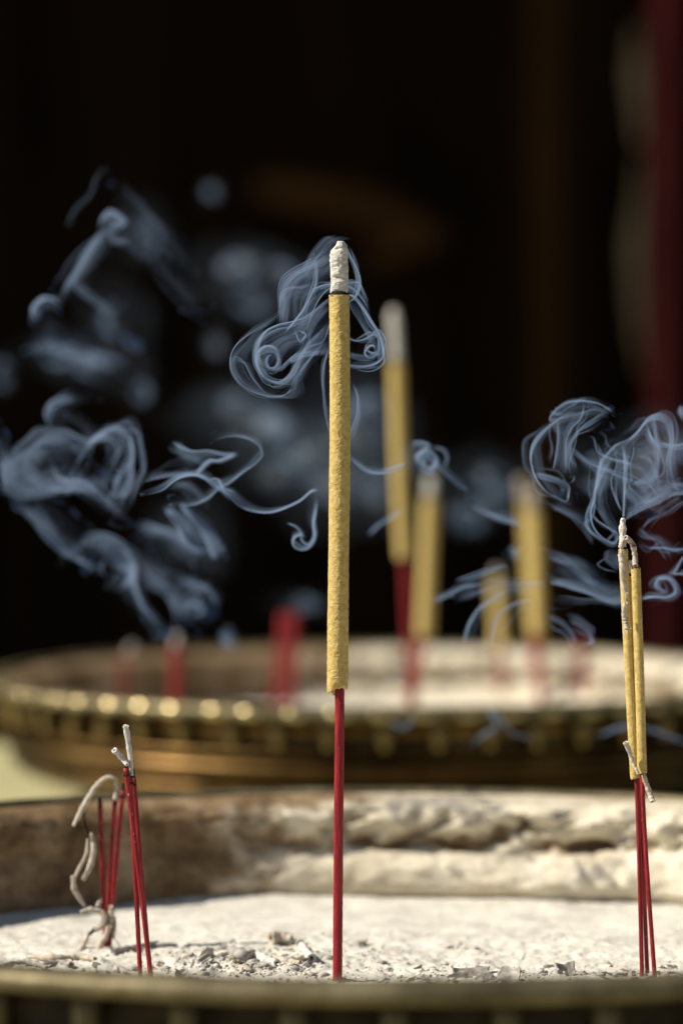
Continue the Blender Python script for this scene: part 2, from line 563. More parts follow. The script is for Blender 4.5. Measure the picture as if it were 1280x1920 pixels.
    hollow = np.exp(-((S - 0.42 - 0.06 * wave) / 0.07) ** 2) * np.clip(0.3 - 1.6 * lump, 0, 1)
    thick = 0.0040 + amp * (0.0085 * ledge + 0.0135 * roll - 0.0050 * hollow + 0.0026 * lump) + 0.0010 * fine
    thick = np.where(S < 0.06, thick * (S / 0.06), thick)
    thick = np.maximum(thick, 0.0003 + 0 * S)
    rr = (Ro - 0.0128) - 0.0105 * np.clip(S / 0.14, 0, 1) ** 0.5 - thick - 0.005 * S ** 3
    v = np.stack([cx + rr * np.sin(A), cyy + rr * np.cos(A), Z + 0.0018 * lump * (S > 0.08)], -1).reshape(-1, 3)
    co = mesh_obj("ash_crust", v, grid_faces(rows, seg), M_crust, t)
    at = co.data.attributes.new("cake_light", 'FLOAT', 'POINT')
    cake_light = np.clip((thick - 0.0040) / 0.0085, 0, 1) * np.clip((np.sin(A) + 0.33) / 0.2 + 1.2 * lump + 0.6 * big, 0, 1)  # left turns brown: bare stained wall, with its shade put into the colour
    cake_light = np.maximum(cake_light, 0.3 * (S < 0.16) * np.clip((np.sin(A) + 0.12) / 0.2 + lump, 0, 1))     # ash dusted up to the lip
    at.data.foreach_set("value", cake_light.ravel().astype(np.float32))
    return t

front_censer = censer("brass_censer", FB, "brass censer in front, its blurred lip along the bottom edge", 2, False)
back_censer = censer("brass_censer", BB, "round brass censer further back, with studded rim, behind the tall stick", 21, True)

# ------------------------------------------------------------------ ash beds
def bed_height(x, y, C, fine=True):
    level = BED_Z if C is FB else RIM_Z - 0.036
    p = np.stack([x, y, np.zeros_like(x)], -1)
    r = np.hypot(x - C[0], y - C[1])
    h = 0.0022 * fbm(p * 22, 3, 31)
    near = np.clip((1.66 - y) / 0.16, 0.35, 1.0)
    h = h + 0.0020 * near * np.clip(fbm(p * 95, 4, 41, 0.6), -0.5, 1)
    if fine:
        h = h + 0.00115 * near * fbm(p * 420, 3, 51, 0.6)
        h = h + 0.0004 * near * np.abs(vnoise(p * 1000, 61))
    h = h + 0.004 * np.clip((r - (C[2] - 0.045)) / 0.03, 0, 1) ** 2
    # a low heap of crumbled ash left of the middle, and one by the right-hand sticks
    for hx, hy, hr_, hh in ((-0.033, 1.475, 0.028, 0.0030), (0.085, 1.44, 0.022, 0.0020), (0.03, 1.42, 0.02, 0.0015)):
        h = h + hh * np.exp(-((x - hx) ** 2 + (y - hy) ** 2 * 0.7) / hr_ ** 2) * (1 + 0.7 * fbm(p * 150, 2, 71))
    return level + h

def ash_bed(C, xs, ys, label, fine):
    cx, cyy, Ro = C
    X, Y = np.meshgrid(xs, ys)
    Z = bed_height(X.ravel(), Y.ravel(), C, fine)
    v = np.stack([X.ravel(), Y.ravel(), Z], -1)
    f = grid_faces(len(ys), len(xs), wrap_v=False)
    rr = np.hypot(v[:, 0] - cx, v[:, 1] - cyy)
    keep = (rr[f] < Ro - 0.0145).all(axis=1)
    f = f[keep][:, ::-1]
    used = np.unique(f)
    remap = np.full(len(v), -1)
    remap[used] = np.arange(len(used))
    o = mesh_obj("ash_bed", v[used], remap[f], M_bed)
    return tag(o, label, "ash", None, "stuff")

def nonuni(a, b, c0, c1, fine, coarse):
    return np.concatenate([np.arange(a, c0, coarse), np.arange(c0, c1, fine), np.arange(c1, b, coarse)])
ash_bed(FB, nonuni(FB[0] - 0.26, FB[0] + 0.26, -0.16, 0.175, 0.0011, 0.006), nonuni(FB[1] - 0.26, FB[1] + 0.26, 1.30, 1.62, 0.0011, 0.005),
        "pale bed of ash filling the front censer", True)
ash_bed(BB, np.arange(BB[0] - 0.24, BB[0] + 0.24, 0.006), np.arange(BB[1] - 0.24, BB[1] + 0.24, 0.006), "pale ash filling the further censer", False)

def on_bed(px, py, C=FB):
    p = G(px, py, BED_Z)
    for _ in range(3):
        z = float(bed_height(np.array([p[0]]), np.array([p[1]]), C)[0])
        p = G(px, py, z)
    return p

# ------------------------------------------------------------------ incense sticks
def coat_mesh(c, r, seg, rough, seed, ragged=0.0):
    """powder coat along the polyline c (bottom to top): rough relief, ragged lower end"""
    n = len(c)
    t, nn, bb = frames(c)
    a = np.linspace(0, 2 * np.pi, seg, endpoint=False)
    dirs = nn[:, None, :] * np.cos(a)[None, :, None] + bb[:, None, :] * np.sin(a)[None, :, None]
    rr = np.broadcast_to(np.asarray(r, float), (n,))[:, None] * np.ones(seg)[None]
    base = c[:, None, :] + dirs * rr[..., None]
    q = base.reshape(-1, 3)
    d = 0.8 * fbm(q * 1500, 3, seed, 0.8) + 0.45 * fbm(q * np.array([90, 90, 45]), 3, seed + 4)
    v = q + dirs.reshape(-1, 3) * (d * rough)[:, None]
    if ragged:
        ang = np.tile(a, n)
        lift = ragged * (0.5 + 0.5 * np.sin(ang + 0.9)) + ragged * 0.35 * vnoise(np.stack([np.cos(ang) * 3, np.sin(ang) * 3, ang * 0], -1), seed + 8)
        w = np.repeat(np.clip(1 - np.arange(n) / (n * 0.05), 0, 1), seg)
        v = v + np.repeat(t, seg, axis=0) * (lift * w)[:, None]
    f = [tuple(x) for x in grid_faces(n, seg).tolist()]
    f.append(tuple(range(seg - 1, -1, -1)))
    f.append(tuple((n - 1) * seg + k for k in range(seg)))
    return v, f

def seg_pts(pts, d0, d1, n):
    """pixel polyline -> 3D polyline, depth running from d0 to d1"""
    pts = np.array(pts, float)
    k = np.linspace(0, 1, len(pts))
    q = np.array([P(x, y, d0 + (d1 - d0) * s) for (x, y), s in zip(pts, k)])
    return spline(q, n)

def incense(label, d, red, coat=None, char=None, ash=None, px_red=18.0, px_coat=40.0, px_ash=32.0, group=None, seed=0, hi=False, black_tip=False, sink=True, ash_mat=None):
    """red / coat / ash: pixel polylines from the lower to the upper end"""
    k = d / F_PX
    base = P(*red[0], d)
    t = empty("incense_stick", base, label, "incense stick", group)
    # bamboo core, pushed into the ash
    pts = list(red)
    top = coat[-1] if coat else None
    p3 = [P(x, y, d) for x, y in pts]
    if sink:
        dirv = (p3[0] - p3[1]) / np.linalg.norm(p3[0] - p3[1])
        p3 = [p3[0] + dirv * 0.015] + p3
    if coat:
        m = coat[min(1, len(coat) - 1)]
        c0 = np.array(coat[0]); c1 = np.array(m)
        ex = c0 + (c1 - c0) * 0.2
        p3.append(P(ex[0], ex[1], d))
    c = spline(p3, 160 if hi else 50)
    rr = px_red * k / 2
    v, f = tube(c, rr, 24 if hi else 14, rr * (0.07 if hi else 0.05), 500, seed)
    core_o = mesh_obj("bamboo_core", v, f, M_red, t)
    if black_tip:
        e = p3[-1]; dv = p3[-1] - p3[-2]; dv /= np.linalg.norm(dv)
        L = 0.0045 if black_tip is True else black_tip
        c = spline([e - dv * L * 0.5, e, e + dv * L * 0.5], 14)
        v, f = tube(c, np.linspace(rr * 1.12, rr * 0.55, 14), 12, rr * 0.25, 1200, seed)
        mesh_obj("charred_tip", v, f, M_char).parent = core_o
    if coat:
        rc = px_coat * k / 2
        n = 760 if hi else 240
        c = seg_pts(coat, d, d, n)
        s = np.linspace(0, 1, n)
        prof = rc * (1 - 0.06 * np.clip(1 - s / 0.03, 0, 1) ** 2 - 0.02 * s)
        v, f = coat_mesh(c, prof, 84 if hi else 36, 0.00029 if hi else 0.00018, seed, 0.0028 if hi else 0.001)
        coat_o = mesh_obj("powder_coat", v, f, M_coat, t)
        # charred ring
        e = c[-1]; dv = c[-1] - c[-12]; dv /= np.linalg.norm(dv)
        L = (8 if hi else 7) * k
        cc = spline([e - dv * L * 0.3, e + dv * L * 0.3, e + dv * L * 0.9], 16)
        v, f = tube(cc, np.linspace(rc * 0.985, px_ash * k / 2 * 0.95, 16), 48, 0.00022, 1200, seed + 2)
        mesh_obj("charred_ring", v, f, M_char).parent = coat_o
    if ash:
        ra = px_ash * k / 2
        n = 170 if hi else 70
        c = seg_pts(ash, d, d, n)
        s = np.linspace(0, 1, n)
        prof = ra * np.where(s > 0.78, np.sqrt(np.clip(1 - (np.maximum(s - 0.78, 0) / 0.235) ** 2.2, 0.02, 1)), 1.0)
        tt, nn, bb = frames(c)
        seg = 72 if hi else 28
        a = np.linspace(0, 2 * np.pi, seg, endpoint=False)
        dirs = nn[:, None, :] * np.cos(a)[None, :, None] + bb[:, None, :] * np.sin(a)[None, :, None]
        q = (c[:, None, :] + dirs * prof[:, None, None]).reshape(-1, 3)
        dsp = 0.00038 * fbm(q * 1000, 3, seed + 6, 0.8) + 0.00035 * fbm(q * np.array([260, 260, 420]), 2, seed + 7)
        if hi:
            # cracks: two dark gaps torn into the ash
            for (qx, qy, w) in ((634, 520, 0.0011), (631, 466, 0.0010), (628, 545, 0.0007)):
                pc = P(qx, qy, d - ra)
                dd = np.linalg.norm((q - pc) * np.array([0.55, 1, 1.5]), axis=1)
                dsp = dsp - 0.0013 * np.exp(-(dd / w) ** 2)
            # one shoulder of the tip has crumbled off on the left
            tl = P(619, 456, d)
            dd = np.linalg.norm((q - tl) * np.array([1, 0.6, 1]), axis=1)
            dsp = dsp - 0.0016 * np.exp(-(dd / 0.0024) ** 2)
        v = q + dirs.reshape(-1, 3) * dsp[:, None]
        f = [tuple(x) for x in grid_faces(n, seg).tolist()]
        f.append(tuple((n - 1) * seg + j for j in range(seg)))
        mesh_obj("ash_tip", v, f, ash_mat or M_ash, t)
    return t

# the tall stick in the middle
incense("tall thick yellow incense stick with pale ash tip, sharp in the middle", 1.443,
        [(632.5, 1846), (634.5, 1560), (636.5, 1296)], [(632.5, 1301), (634, 1120), (637, 860), (637, 700), (636, 553)],
        ash=[(636, 549), (636, 510), (636, 452)], px_red=18, px_coat=39, px_ash=33, seed=3, hi=True)

# the sticks standing in the further censer, out of focus
g2 = "blurred yellow incense sticks in the further censer"
incense("blurred tall yellow stick with ash tip beside the middle stick", 2.20, [(769, 1300), (760, 1060)], [(757, 1048), (748, 860), (743, 680)],
        ash=[(743, 676), (741, 630), (737, 578)], px_red=15, px_coat=27, px_ash=20, group=g2, seed=12)
incense("blurred shorter yellow stick just right of the tall blurred stick", 2.30, [(776, 1300), (790, 1205)], [(795, 1195), (801, 1060), (806, 935)],
        ash=[(806, 931), (807, 912), (808, 893)], px_red=15, px_coat=29, px_ash=20, group=g2, seed=13)
incense("faint yellow stick hidden low behind the far censer rim, dim ash top", 2.50, [(938, 1255), (937, 1222)], [(937, 1214), (934, 1140), (932, 1085)],
        ash=[(932, 1082), (932, 1074), (932, 1066)], px_red=14, px_coat=27, px_ash=14, group=g2, seed=14, ash_mat=M_ashbrown)
incense("blurred yellow stick with red foot in front of the far rim at right", 2.36, [(1014, 1300), (1008, 1205)], [(1007, 1195), (1004, 1080), (1000, 958)],
        ash=[(1000, 955), (999, 935), (998, 915)], px_red=15, px_coat=27, px_ash=17, group=g2, seed=15, ash_mat=M_ashbrown)
incense("burnt brown-tipped stick leaning behind the right blurred yellow stick", 2.42, [(1010, 1280), (1000, 1205)], [(998, 1190), (988, 1050), (981, 940)],
        ash=[(981, 937), (978, 915), (976, 893)], px_red=14, px_coat=16, px_ash=15, group=g2, seed=16, ash_mat=M_ashbrown)
g3 = "burnt-down red sticks in the further censer"
incense("blurred burnt-down red stick with pale round top, left", 2.26, [(331, 1300), (331, 1210)], ash=[(331, 1212), (331, 1200), (331, 1190)], px_red=22, px_ash=13, group=g3, seed=17)
incense("faint low red stick with brown round tip at far left", 2.36, [(229, 1300), (235, 1225)], ash=[(240, 1226), (246, 1216), (250, 1207)], px_red=8, px_ash=12, group=g3, seed=18, ash_mat=M_ashgrey)
incense("blurred red stick, left one of the leaning pair behind the tall stick", 2.28, [(520, 1300), (532, 1150)], px_red=17, group=g3, seed=19)
incense("blurred red stick, right one of the leaning pair behind the tall stick", 2.32, [(548, 1300), (551, 1150)], px_red=18, group=g3, seed=20)
incense("tiny faint red stub by the far rim at right", 2.48, [(1091, 1262), (1090, 1192)], px_red=14, group=g3, seed=22)

# three thin sticks bundled at the right
g4 = "three thin yellow sticks bundled at right"
D4 = 1.452
incense("thin yellow stick at right, leftmost of the bundle, ash tip highest", D4 - 0.002, [(1203, 1840), (1197, 1600), (1192, 1452)], [(1190, 1462), (1181, 1300), (1172, 1120), (1167, 1030)],
        ash=[(1167, 1026), (1166, 1000), (1167, 971)], px_red=8.5, px_coat=18, px_ash=12, group=g4, seed=31)
incense("thin yellow stick at right, rightmost of the bundle, bent ash arch on top", D4 - 0.004, [(1227, 1838), (1210, 1600), (1202, 1446)], [(1203, 1454), (1199, 1300), (1194, 1150), (1191, 1064)],
        px_red=8.5, px_coat=18, px_ash=13, group=g4, seed=32)
incense("thin yellow stick at right, half hidden behind its two neighbours", D4 + 0.008, [(1213, 1838), (1204, 1600), (1200, 1440)], [(1200, 1448), (1193, 1300), (1186, 1150), (1181, 1080)],
        ash=[(1181, 1077), (1181, 1064), (1181, 1050)], px_red=8.5, px_coat=14, px_ash=9, group=g4, seed=33)

# curls of ash ------------------------------------------------------
def ash_curl(label, pieces, mat=None, name="ash_curl", cat="ash curl", group=None, dark=()):
    """pieces: (pixel polyline, depth, widths in pixels at ends/middle); an ash curl broken into tubes"""
    c0 = pieces[0]
    t = empty(name, P(*c0[0][-1], c0[1]), label, cat, group)
    for i, (pts, d, w) in enumerate(pieces):
        k = d / F_PX
        c = seg_pts(pts, d, d, 40)
        # small wander in depth so that the curl is not flat
        c[:, 1] += 0.0018 * np.sin(np.linspace(0, 3.0, 40) + i)
        ww = np.interp(np.linspace(0, 1, 40), np.linspace(0, 1, len(w)), w) * k / 2
        m = M_char if i in dark else (mat or M_ashbrown)
        rr_ = np.random.default_rng(i * 7 + int(pts[0][0]))
        for s0 in rr_.uniform(0.12, 0.88, 2):
            sg = np.linspace(0, 1, 40)
            ww = ww * (1 - 0.25 * np.exp(-((sg - s0) / 0.014) ** 2))
            c = c + np.clip((sg - s0) / 0.03, 0, 1)[:, None] * rr_.normal(0, 0.07, 3) * ww.mean() * 2
        thin = ww.mean() < 5 * k / 2 or i in dark
        ww = ww * (1 + 0.10 * vnoise(np.stack([np.arange(40) * 0.35, np.zeros(40) + i, np.zeros(40)], -1), 77))
        v, f = tube(c, ww * 0.9, 18, ww.mean() * 0.16, 900, 40 + i, True if thin else 'hollow')
        mesh_obj("charred_thread" if i in dark else "ash_piece", v, f, m, t)
    return t

ash_curl("bent ash arch hanging from the bundle's right stick down its left one",
         [([(1190, 1060), (1190, 1042), (1187, 1024)], D4 - 0.006, (12, 11, 12)),
          ([(1187, 1023), (1180, 1013), (1173, 1008)], D4 - 0.007, (12, 11)),
          ([(1173, 1009), (1166, 1016), (1161, 1026)], D4 - 0.008, (10, 11)),
          ([(1163, 1030), (1164, 1042)], D4 - 0.009, (6, 5)),
          ([(1163, 1040), (1167, 1080), (1173, 1112)], D4 - 0.009, (13, 13, 11)),
          ([(1173, 1112), (1174, 1130)], D4 - 0.009, (6, 5)),
          ([(1172, 1130), (1170, 1150), (1175, 1178)], D4 - 0.009, (9, 12, 10)),
          ([(1175, 1178), (1183, 1178)], D4 - 0.009, (2.5, 1.5)),
          ([(1176, 1178), (1174, 1188)], D4 - 0.009, (2.5, 1.5))], M_ashbrown, dark=())
ash_curl("small pale ash roll caught in front of the right bundle's lower coats", [([(1172, 1393), (1184, 1420), (1196, 1452)], D4 - 0.0085, (11, 9, 6))])
ash_curl("short ash roll dangling right below the bundle's yellow coats", [([(1206, 1455), (1214, 1478), (1223, 1502)], D4 - 0.006, (10, 12, 12))])

# left: three burnt-down red sticks in focus
g5 = "burnt-down thin red sticks at left front"
D5 = 1.418
incense("thin red burnt stick in front at left, crossing from top left to right foot", D5 - 0.002, [(285, 1846), (262, 1650), (236, 1440)], px_red=9.5, group=g5, seed=41, black_tip=0.006)
incense("thin red burnt stick in front at left, steepest, its foot leftmost", D5, [(264, 1846), (255, 1660), (245, 1458)], px_red=9, group=g5, seed=42, black_tip=0.005)
incense("thin red burnt stick in front at left, rightmost with black top", D5 + 0.003, [(283, 1844), (266, 1640), (251, 1458)], px_red=8.5, group=g5, seed=43, black_tip=0.006)
ash_curl("upright hollow ash roll on top of the front left red sticks", [([(248, 1453), (242, 1405), (236, 1362)], D5 - 0.001, (7, 11.5, 12.5)), ([(232, 1366), (233, 1360), (239, 1359)], D5 - 0.002, (3, 2))], M_ash)
ash_curl("short slanting ash roll on top of the leftmost front red stick", [([(238, 1433), (226, 1419), (214, 1407)], D5 - 0.003, (9, 12, 12.5))], M_ash)

# left, a little further: three more with long curled ash
g6 = "burnt-down thin red sticks at left behind"
D6 = 1.522
incense("soft-focus thin red stick at left, leftmost of the three behind", D6, [(199, 1792), (193, 1640), (188, 1504)], px_red=9, group=g6, seed=51, black_tip=0.004)
incense("soft-focus thin red stick at left, middle of the three behind, ash bow on top", D6 + 0.002, [(200, 1794), (207, 1640), (216, 1500)], px_red=9, group=g6, seed=52, black_tip=0.004)
incense("soft-focus thin red stick at left, rightmost of the three behind, tallest", D6 + 0.004, [(204, 1790), (218, 1620), (231, 1482)], px_red=9, group=g6, seed=53, black_tip=0.006)
ash_curl("long broken ash curl bowing left off the soft-focus red sticks",
         [([(216, 1498), (218, 1478), (217, 1462)], D6 - 0.001, (10, 9, 6)),
          ([(214, 1461), (203, 1458), (185, 1469), (168, 1495), (153, 1522), (139, 1549)], D6 - 0.002, (8, 10, 11, 12, 11, 6)),
          ([(157, 1518), (159, 1540), (168, 1565)], D6 - 0.001, (6, 4, 4)),
          ([(172, 1562), (176, 1590), (170, 1622), (156, 1650)], D6 - 0.001, (6, 12, 13, 8)),
          ([(165, 1572), (163, 1600), (150, 1625), (140, 1645)], D6 - 0.004, (4, 8, 7, 6)),
          ([(138, 1642), (140, 1665), (149, 1685), (159, 1699)], D6 - 0.003, (10, 12, 12, 7)),
          ([(156, 1694), (168, 1696), (180, 1702)], D6 - 0.001, (4, 3, 4)),
          ([(182, 1702), (187, 1692), (190, 1685)], D6 - 0.002, (8, 10, 6))], dark=(2, 6))
ash_curl("crooked ash curl leaning like a leg at the soft-focus sticks' foot",
         [([(152, 1711), (170, 1706), (188, 1708), (197, 1720), (190, 1735), (178, 1742)], D6 - 0.006, (8, 11, 12, 13, 13, 10)),
          ([(178, 1742), (169, 1750)], D6 - 0.006, (8, 6)),
          ([(167, 1748), (157, 1772), (144, 1800)], D6 - 0.006, (9, 11, 10)),
          ([(158, 1785), (170, 1791), (182, 1793)], D6 - 0.007, (3, 3, 2))], dark=(1, 3))
ash_curl("thick pale ash roll leaning right against the soft-focus sticks' foot",
         [([(208, 1700), (209, 1725), (204, 1745)], D6 - 0.005, (9, 12, 12)),
          ([(204, 1738), (195, 1765), (180, 1797)], D6 - 0.008, (10, 13, 14)),
          ([(215, 1720), (215, 1742), (212, 1758)], D6 - 0.003, (5, 8, 6)),
          ([(212, 1758), (222, 1766), (228, 1778)], D6 - 0.003, (2, 2, 1.5))])
# ash rolls lying on the bed
def lying(label, pts, w, mat=None, lift=1.5):
    pp = []
    t = None
    for (x, y) in pts:
        q = on_bed(x, y)
        pp.append(q)
    pp = np.array(pp)
    dmean = pp[:, 1].mean()
    k = dmean / F_PX
    c = spline(pp, 50)
    c[:, 2] = c[:, 2] * 0.3 + 0.7 * c[:, 2].mean()
    c[:, 2] += np.mean(w) * k * lift * 0.5
    ww = np.interp(np.linspace(0, 1, 50), np.linspace(0, 1, len(w)), w) * k / 2
    ww = ww * (1 + 0.12 * vnoise(np.stack([np.arange(50) * 0.4, np.zeros(50) + pts[0][0], np.zeros(50)], -1), 78))
    rr_ = np.random.default_rng(int(pts[0][0]))
    for s0 in rr_.uniform(0.12, 0.88, 3):
        ww = ww * (1 - 0.4 * np.exp(-((np.linspace(0, 1, 50) - s0) / 0.02) ** 2))
    v, f = tube(c, ww, 18, ww.mean() * 0.34, 700, int(pts[0][0]), 'hollow')
    o = mesh_obj("ash_roll", v, f, mat or M_ashbrown)
    return tag(o, label, "ash roll", "ash rolls lying on the front bed")
lying("arched grey ash roll lying at the far left front corner of the bed", [(2, 1822), (30, 1812), (60, 1812), (88, 1824)], (9, 12, 12, 8), M_ashgrey)
lying("long straight ash roll lying left of the soft-focus sticks' foot", [(52, 1806), (100, 1803), (150, 1802), (178, 1804)], (6, 13, 14, 10))
lying("short grey ash roll in front of the long straight one", [(84, 1812), (112, 1814), (134, 1813)], (5, 11, 12), M_ashgrey)
lying("dark twig-like ash roll right of the soft-focus sticks' foot", [(212, 1790), (240, 1784), (270, 1780), (296, 1774)], (11, 12, 9, 5), M_ashgrey)
lying("slim pale ash roll pointing right behind the front red sticks", [(282, 1777), (305, 1776), (332, 1778)], (9, 8, 4), M_ashgrey)
lying("fat hollow brown ash roll lying above the crumbled heap", [(508, 1770), (526, 1768), (546, 1774)], (26, 22, 13), M_ashbrown, 1.2)
lying("pale stubby ash roll leaning at the heap's right end", [(562, 1776), (574, 1790), (584, 1806)], (12, 16, 17), M_ash, 1.0)
lying("grey broken ash roll in the middle of the crumbled heap", [(436, 1795), (455, 1800), (474, 1800)], (22, 24, 18), M_ashgrey, 0.9)
lying("pale cracked ash roll lying right of the grey broken one", [(474, 1800), (496, 1808), (520, 1814)], (18, 22, 16), M_ash, 0.9)
lying("brown ash bit at the right foot of the heap", [(514, 1800), (536, 1806), (562, 1808)], (10, 14, 8), M_ashbrown, 0.8)

# dark flakes lying at the front edge: thin curled plates
def flake(label, px, py, w, h, rz, tilt, seed, mat=None):
    base = on_bed(px, py)
    k = base[1] / F_PX
    n, m = 18, 12
    U, V = np.meshgrid(np.linspace(-1, 1, n), np.linspace(-1, 1, m), indexing='ij')
    edge = 1 + 0.22 * vnoise(np.stack([U.ravel() * 2, V.ravel() * 2, U.ravel() * 0 + seed], -1), seed).reshape(U.shape)
    x = U * w * k / 2 * edge
    y = V * h * k / 2 * edge
    z = 0.0012 * (U ** 2) + 0.0006 * fbm(np.stack([U.ravel() * 2, V.ravel() * 2, U.ravel() * 0], -1), 3, seed).reshape(U.shape)
    top = np.stack([x, y, z + 0.0004], -1).reshape(-1, 3)
    bot = np.stack([x, y, z - 0.0004], -1).reshape(-1, 3)
    rot = np.array((Matrix.Rotation(rz, 3, 'Z') @ Matrix.Rotation(tilt, 3, 'X')))
    vv = np.vstack([top, bot]) @ rot.T
    vv[:, 2] -= vv[:, 2].min() + 0.0008
    vv += base
    f1 = grid_faces(n, m, wrap_v=False)
    f2 = f1[:, ::-1] + n * m
    per = [i * m for i in range(n)] + [(n - 1) * m + j for j in range(1, m)] + [i * m + m - 1 for i in range(n - 2, -1, -1)] + [j for j in range(m - 2, 0, -1)]
    side = [(per[i], per[(i + 1) % len(per)], per[(i + 1) % len(per)] + n * m, per[i] + n * m) for i in range(len(per))]
    o = mesh_obj("ash_flake", vv, [tuple(q) for q in f1.tolist()] + [tuple(q) for q in f2.tolist()] + side, mat or M_ashgrey, None, False)
    return tag(o, label, "ash flake", "dark ash flakes at the front edge")
flake("broad dark ash flake standing on the front edge right of the tall stick", 880, 1836, 80, 26, 0.1, 1.15, 1)
flake("low dark ash flake left of the broad one at the front edge", 815, 1842, 50, 16, -0.2, 0.8, 2)
flake("steep dark triangular ash flake right of the broad one", 958, 1840, 46, 30, -0.5, 1.0, 3)
flake("ragged brown ash flake left of the right-hand bundle's foot", 1058, 1828, 38, 26, 0.4, 1.0, 4)
flake("small grey ash flake at the foot of the front left red sticks", 340, 1834, 24, 20, 0.2, 1.0, 5)

# broken shards of hollow ash rolls
def shard(px, py, size, seed, mat, label, group):
    r_ = random.Random(seed)
    base = on_bed(px, py)
    k = base[1] / F_PX
    L, rad = size * k * r_.uniform(0.7, 1.3), size * k * r_.uniform(0.28, 0.5)
    span = r_.uniform(1.2, 3.6)
    n, m = 9, 9
    U, V = np.meshgrid(np.linspace(-0.5, 0.5, n), np.linspace(-0.5, 0.5, m), indexing='ij')
    nz = vnoise(np.stack([U.ravel() * 5, V.ravel() * 5, U.ravel() * 0 + seed], -1), seed).reshape(U.shape)
    nz2 = vnoise(np.stack([U.ravel() * 4 + 9, V.ravel() * 4, U.ravel() * 0 + seed], -1), seed).reshape(U.shape)
    x = U * L * (1 + 0.45 * nz2)
    parts = []
    for rr in (rad, rad * 0.72):
        q = rr * (1 + 0.16 * nz)
        an = V * span * (1 + 0.25 * nz)
        parts.append(np.stack([x, q * np.sin(an), q * np.cos(an)], -1).reshape(-1, 3))
    vv = np.vstack(parts) - np.array([0, 0, rad * 0.5])
    rot = np.array(Matrix.Rotation(r_.uniform(0, 6.28), 3, 'Z') @ Matrix.Rotation(r_.uniform(-0.6, 0.6), 3, 'Y') @ Matrix.Rotation(r_.choice([0, 0.5, -0.6, 1.6, 2.6]), 3, 'X'))
    vv = vv @ rot.T
    vv[:, 2] -= vv[:, 2].min() + 0.0007
    vv += base
    f1 = grid_faces(n, m, wrap_v=False)
    f2 = f1[:, ::-1] + n * m
    per = [i * m for i in range(n)] + [(n - 1) * m + j for j in range(1, m)] + [i * m + m - 1 for i in range(n - 2, -1, -1)] + [j for j in range(m - 2, 0, -1)]
    side = [(per[i], per[(i + 1) % len(per)], per[(i + 1) % len(per)] + n * m, per[i] + n * m) for i in range(len(per))]
    o = mesh_obj("ash_shard", vv, [tuple(q) for q in f1.tolist()] + [tuple(q) for q in f2.tolist()] + side, mat, None, False)
    return tag(o, label, "ash shard", group)
r0 = random.Random(4)
TONES = [("grey", M_ashgrey), ("pale", M_ash), ("brown", M_ashbrown), ("cream", M_bed)]
USED = set()
def shards(n, seed, xr, yr, size, wts, where, spots, group):
    """where: phrase; spots: names for the left-to-right thirds of the patch"""
    for i in range(n):
      for _try in range(60):
        x, y = r0.uniform(*xr), r0.uniform(*yr)
        tone, m = r0.choices(TONES, wts)[0]
        sz = r0.uniform(*size)
        big = "large" if sz > size[0] + 0.66 * (size[1] - size[0]) else "small" if sz < size[0] + 0.33 * (size[1] - size[0]) else "middling"
        depth_ = "front" if y > (yr[0] + yr[1]) / 2 else "rear"
        spot = spots[min(2, int(3 * (x - xr[0]) / (xr[1] - xr[0])))]
        lab = f"{big} {tone} ash shard, {depth_} row, {spot} {where}"
        if lab not in USED:
            USED.add(lab)
            shard(x, y, sz, seed + i, m, lab, group)
            break
shards(26, 600, (372, 590), (1776, 1824), (12, 30), (4, 2, 3, 1), "of crumbled heap beside tall stick", ("left third", "centre", "right third"), "shards in the crumbled heap")
shards(14, 660, (1010, 1270), (1808, 1844), (10, 22), (2, 0, 4, 1), "the right-hand bundle's foot", ("left of", "beside", "right of"), "shards by the right-hand bundle")
shards(14, 690, (150, 370), (1800, 1840), (9, 20), (3, 2, 0, 3), "the front left red sticks' feet", ("left of", "between", "right of"), "shards by the left sticks")
shards(16, 720, (670, 1010), (1770, 1846), (9, 20), (2, 0, 0, 4), "of open ash right of tall stick", ("left third", "centre", "right third"), "tiny shards on the open bed")

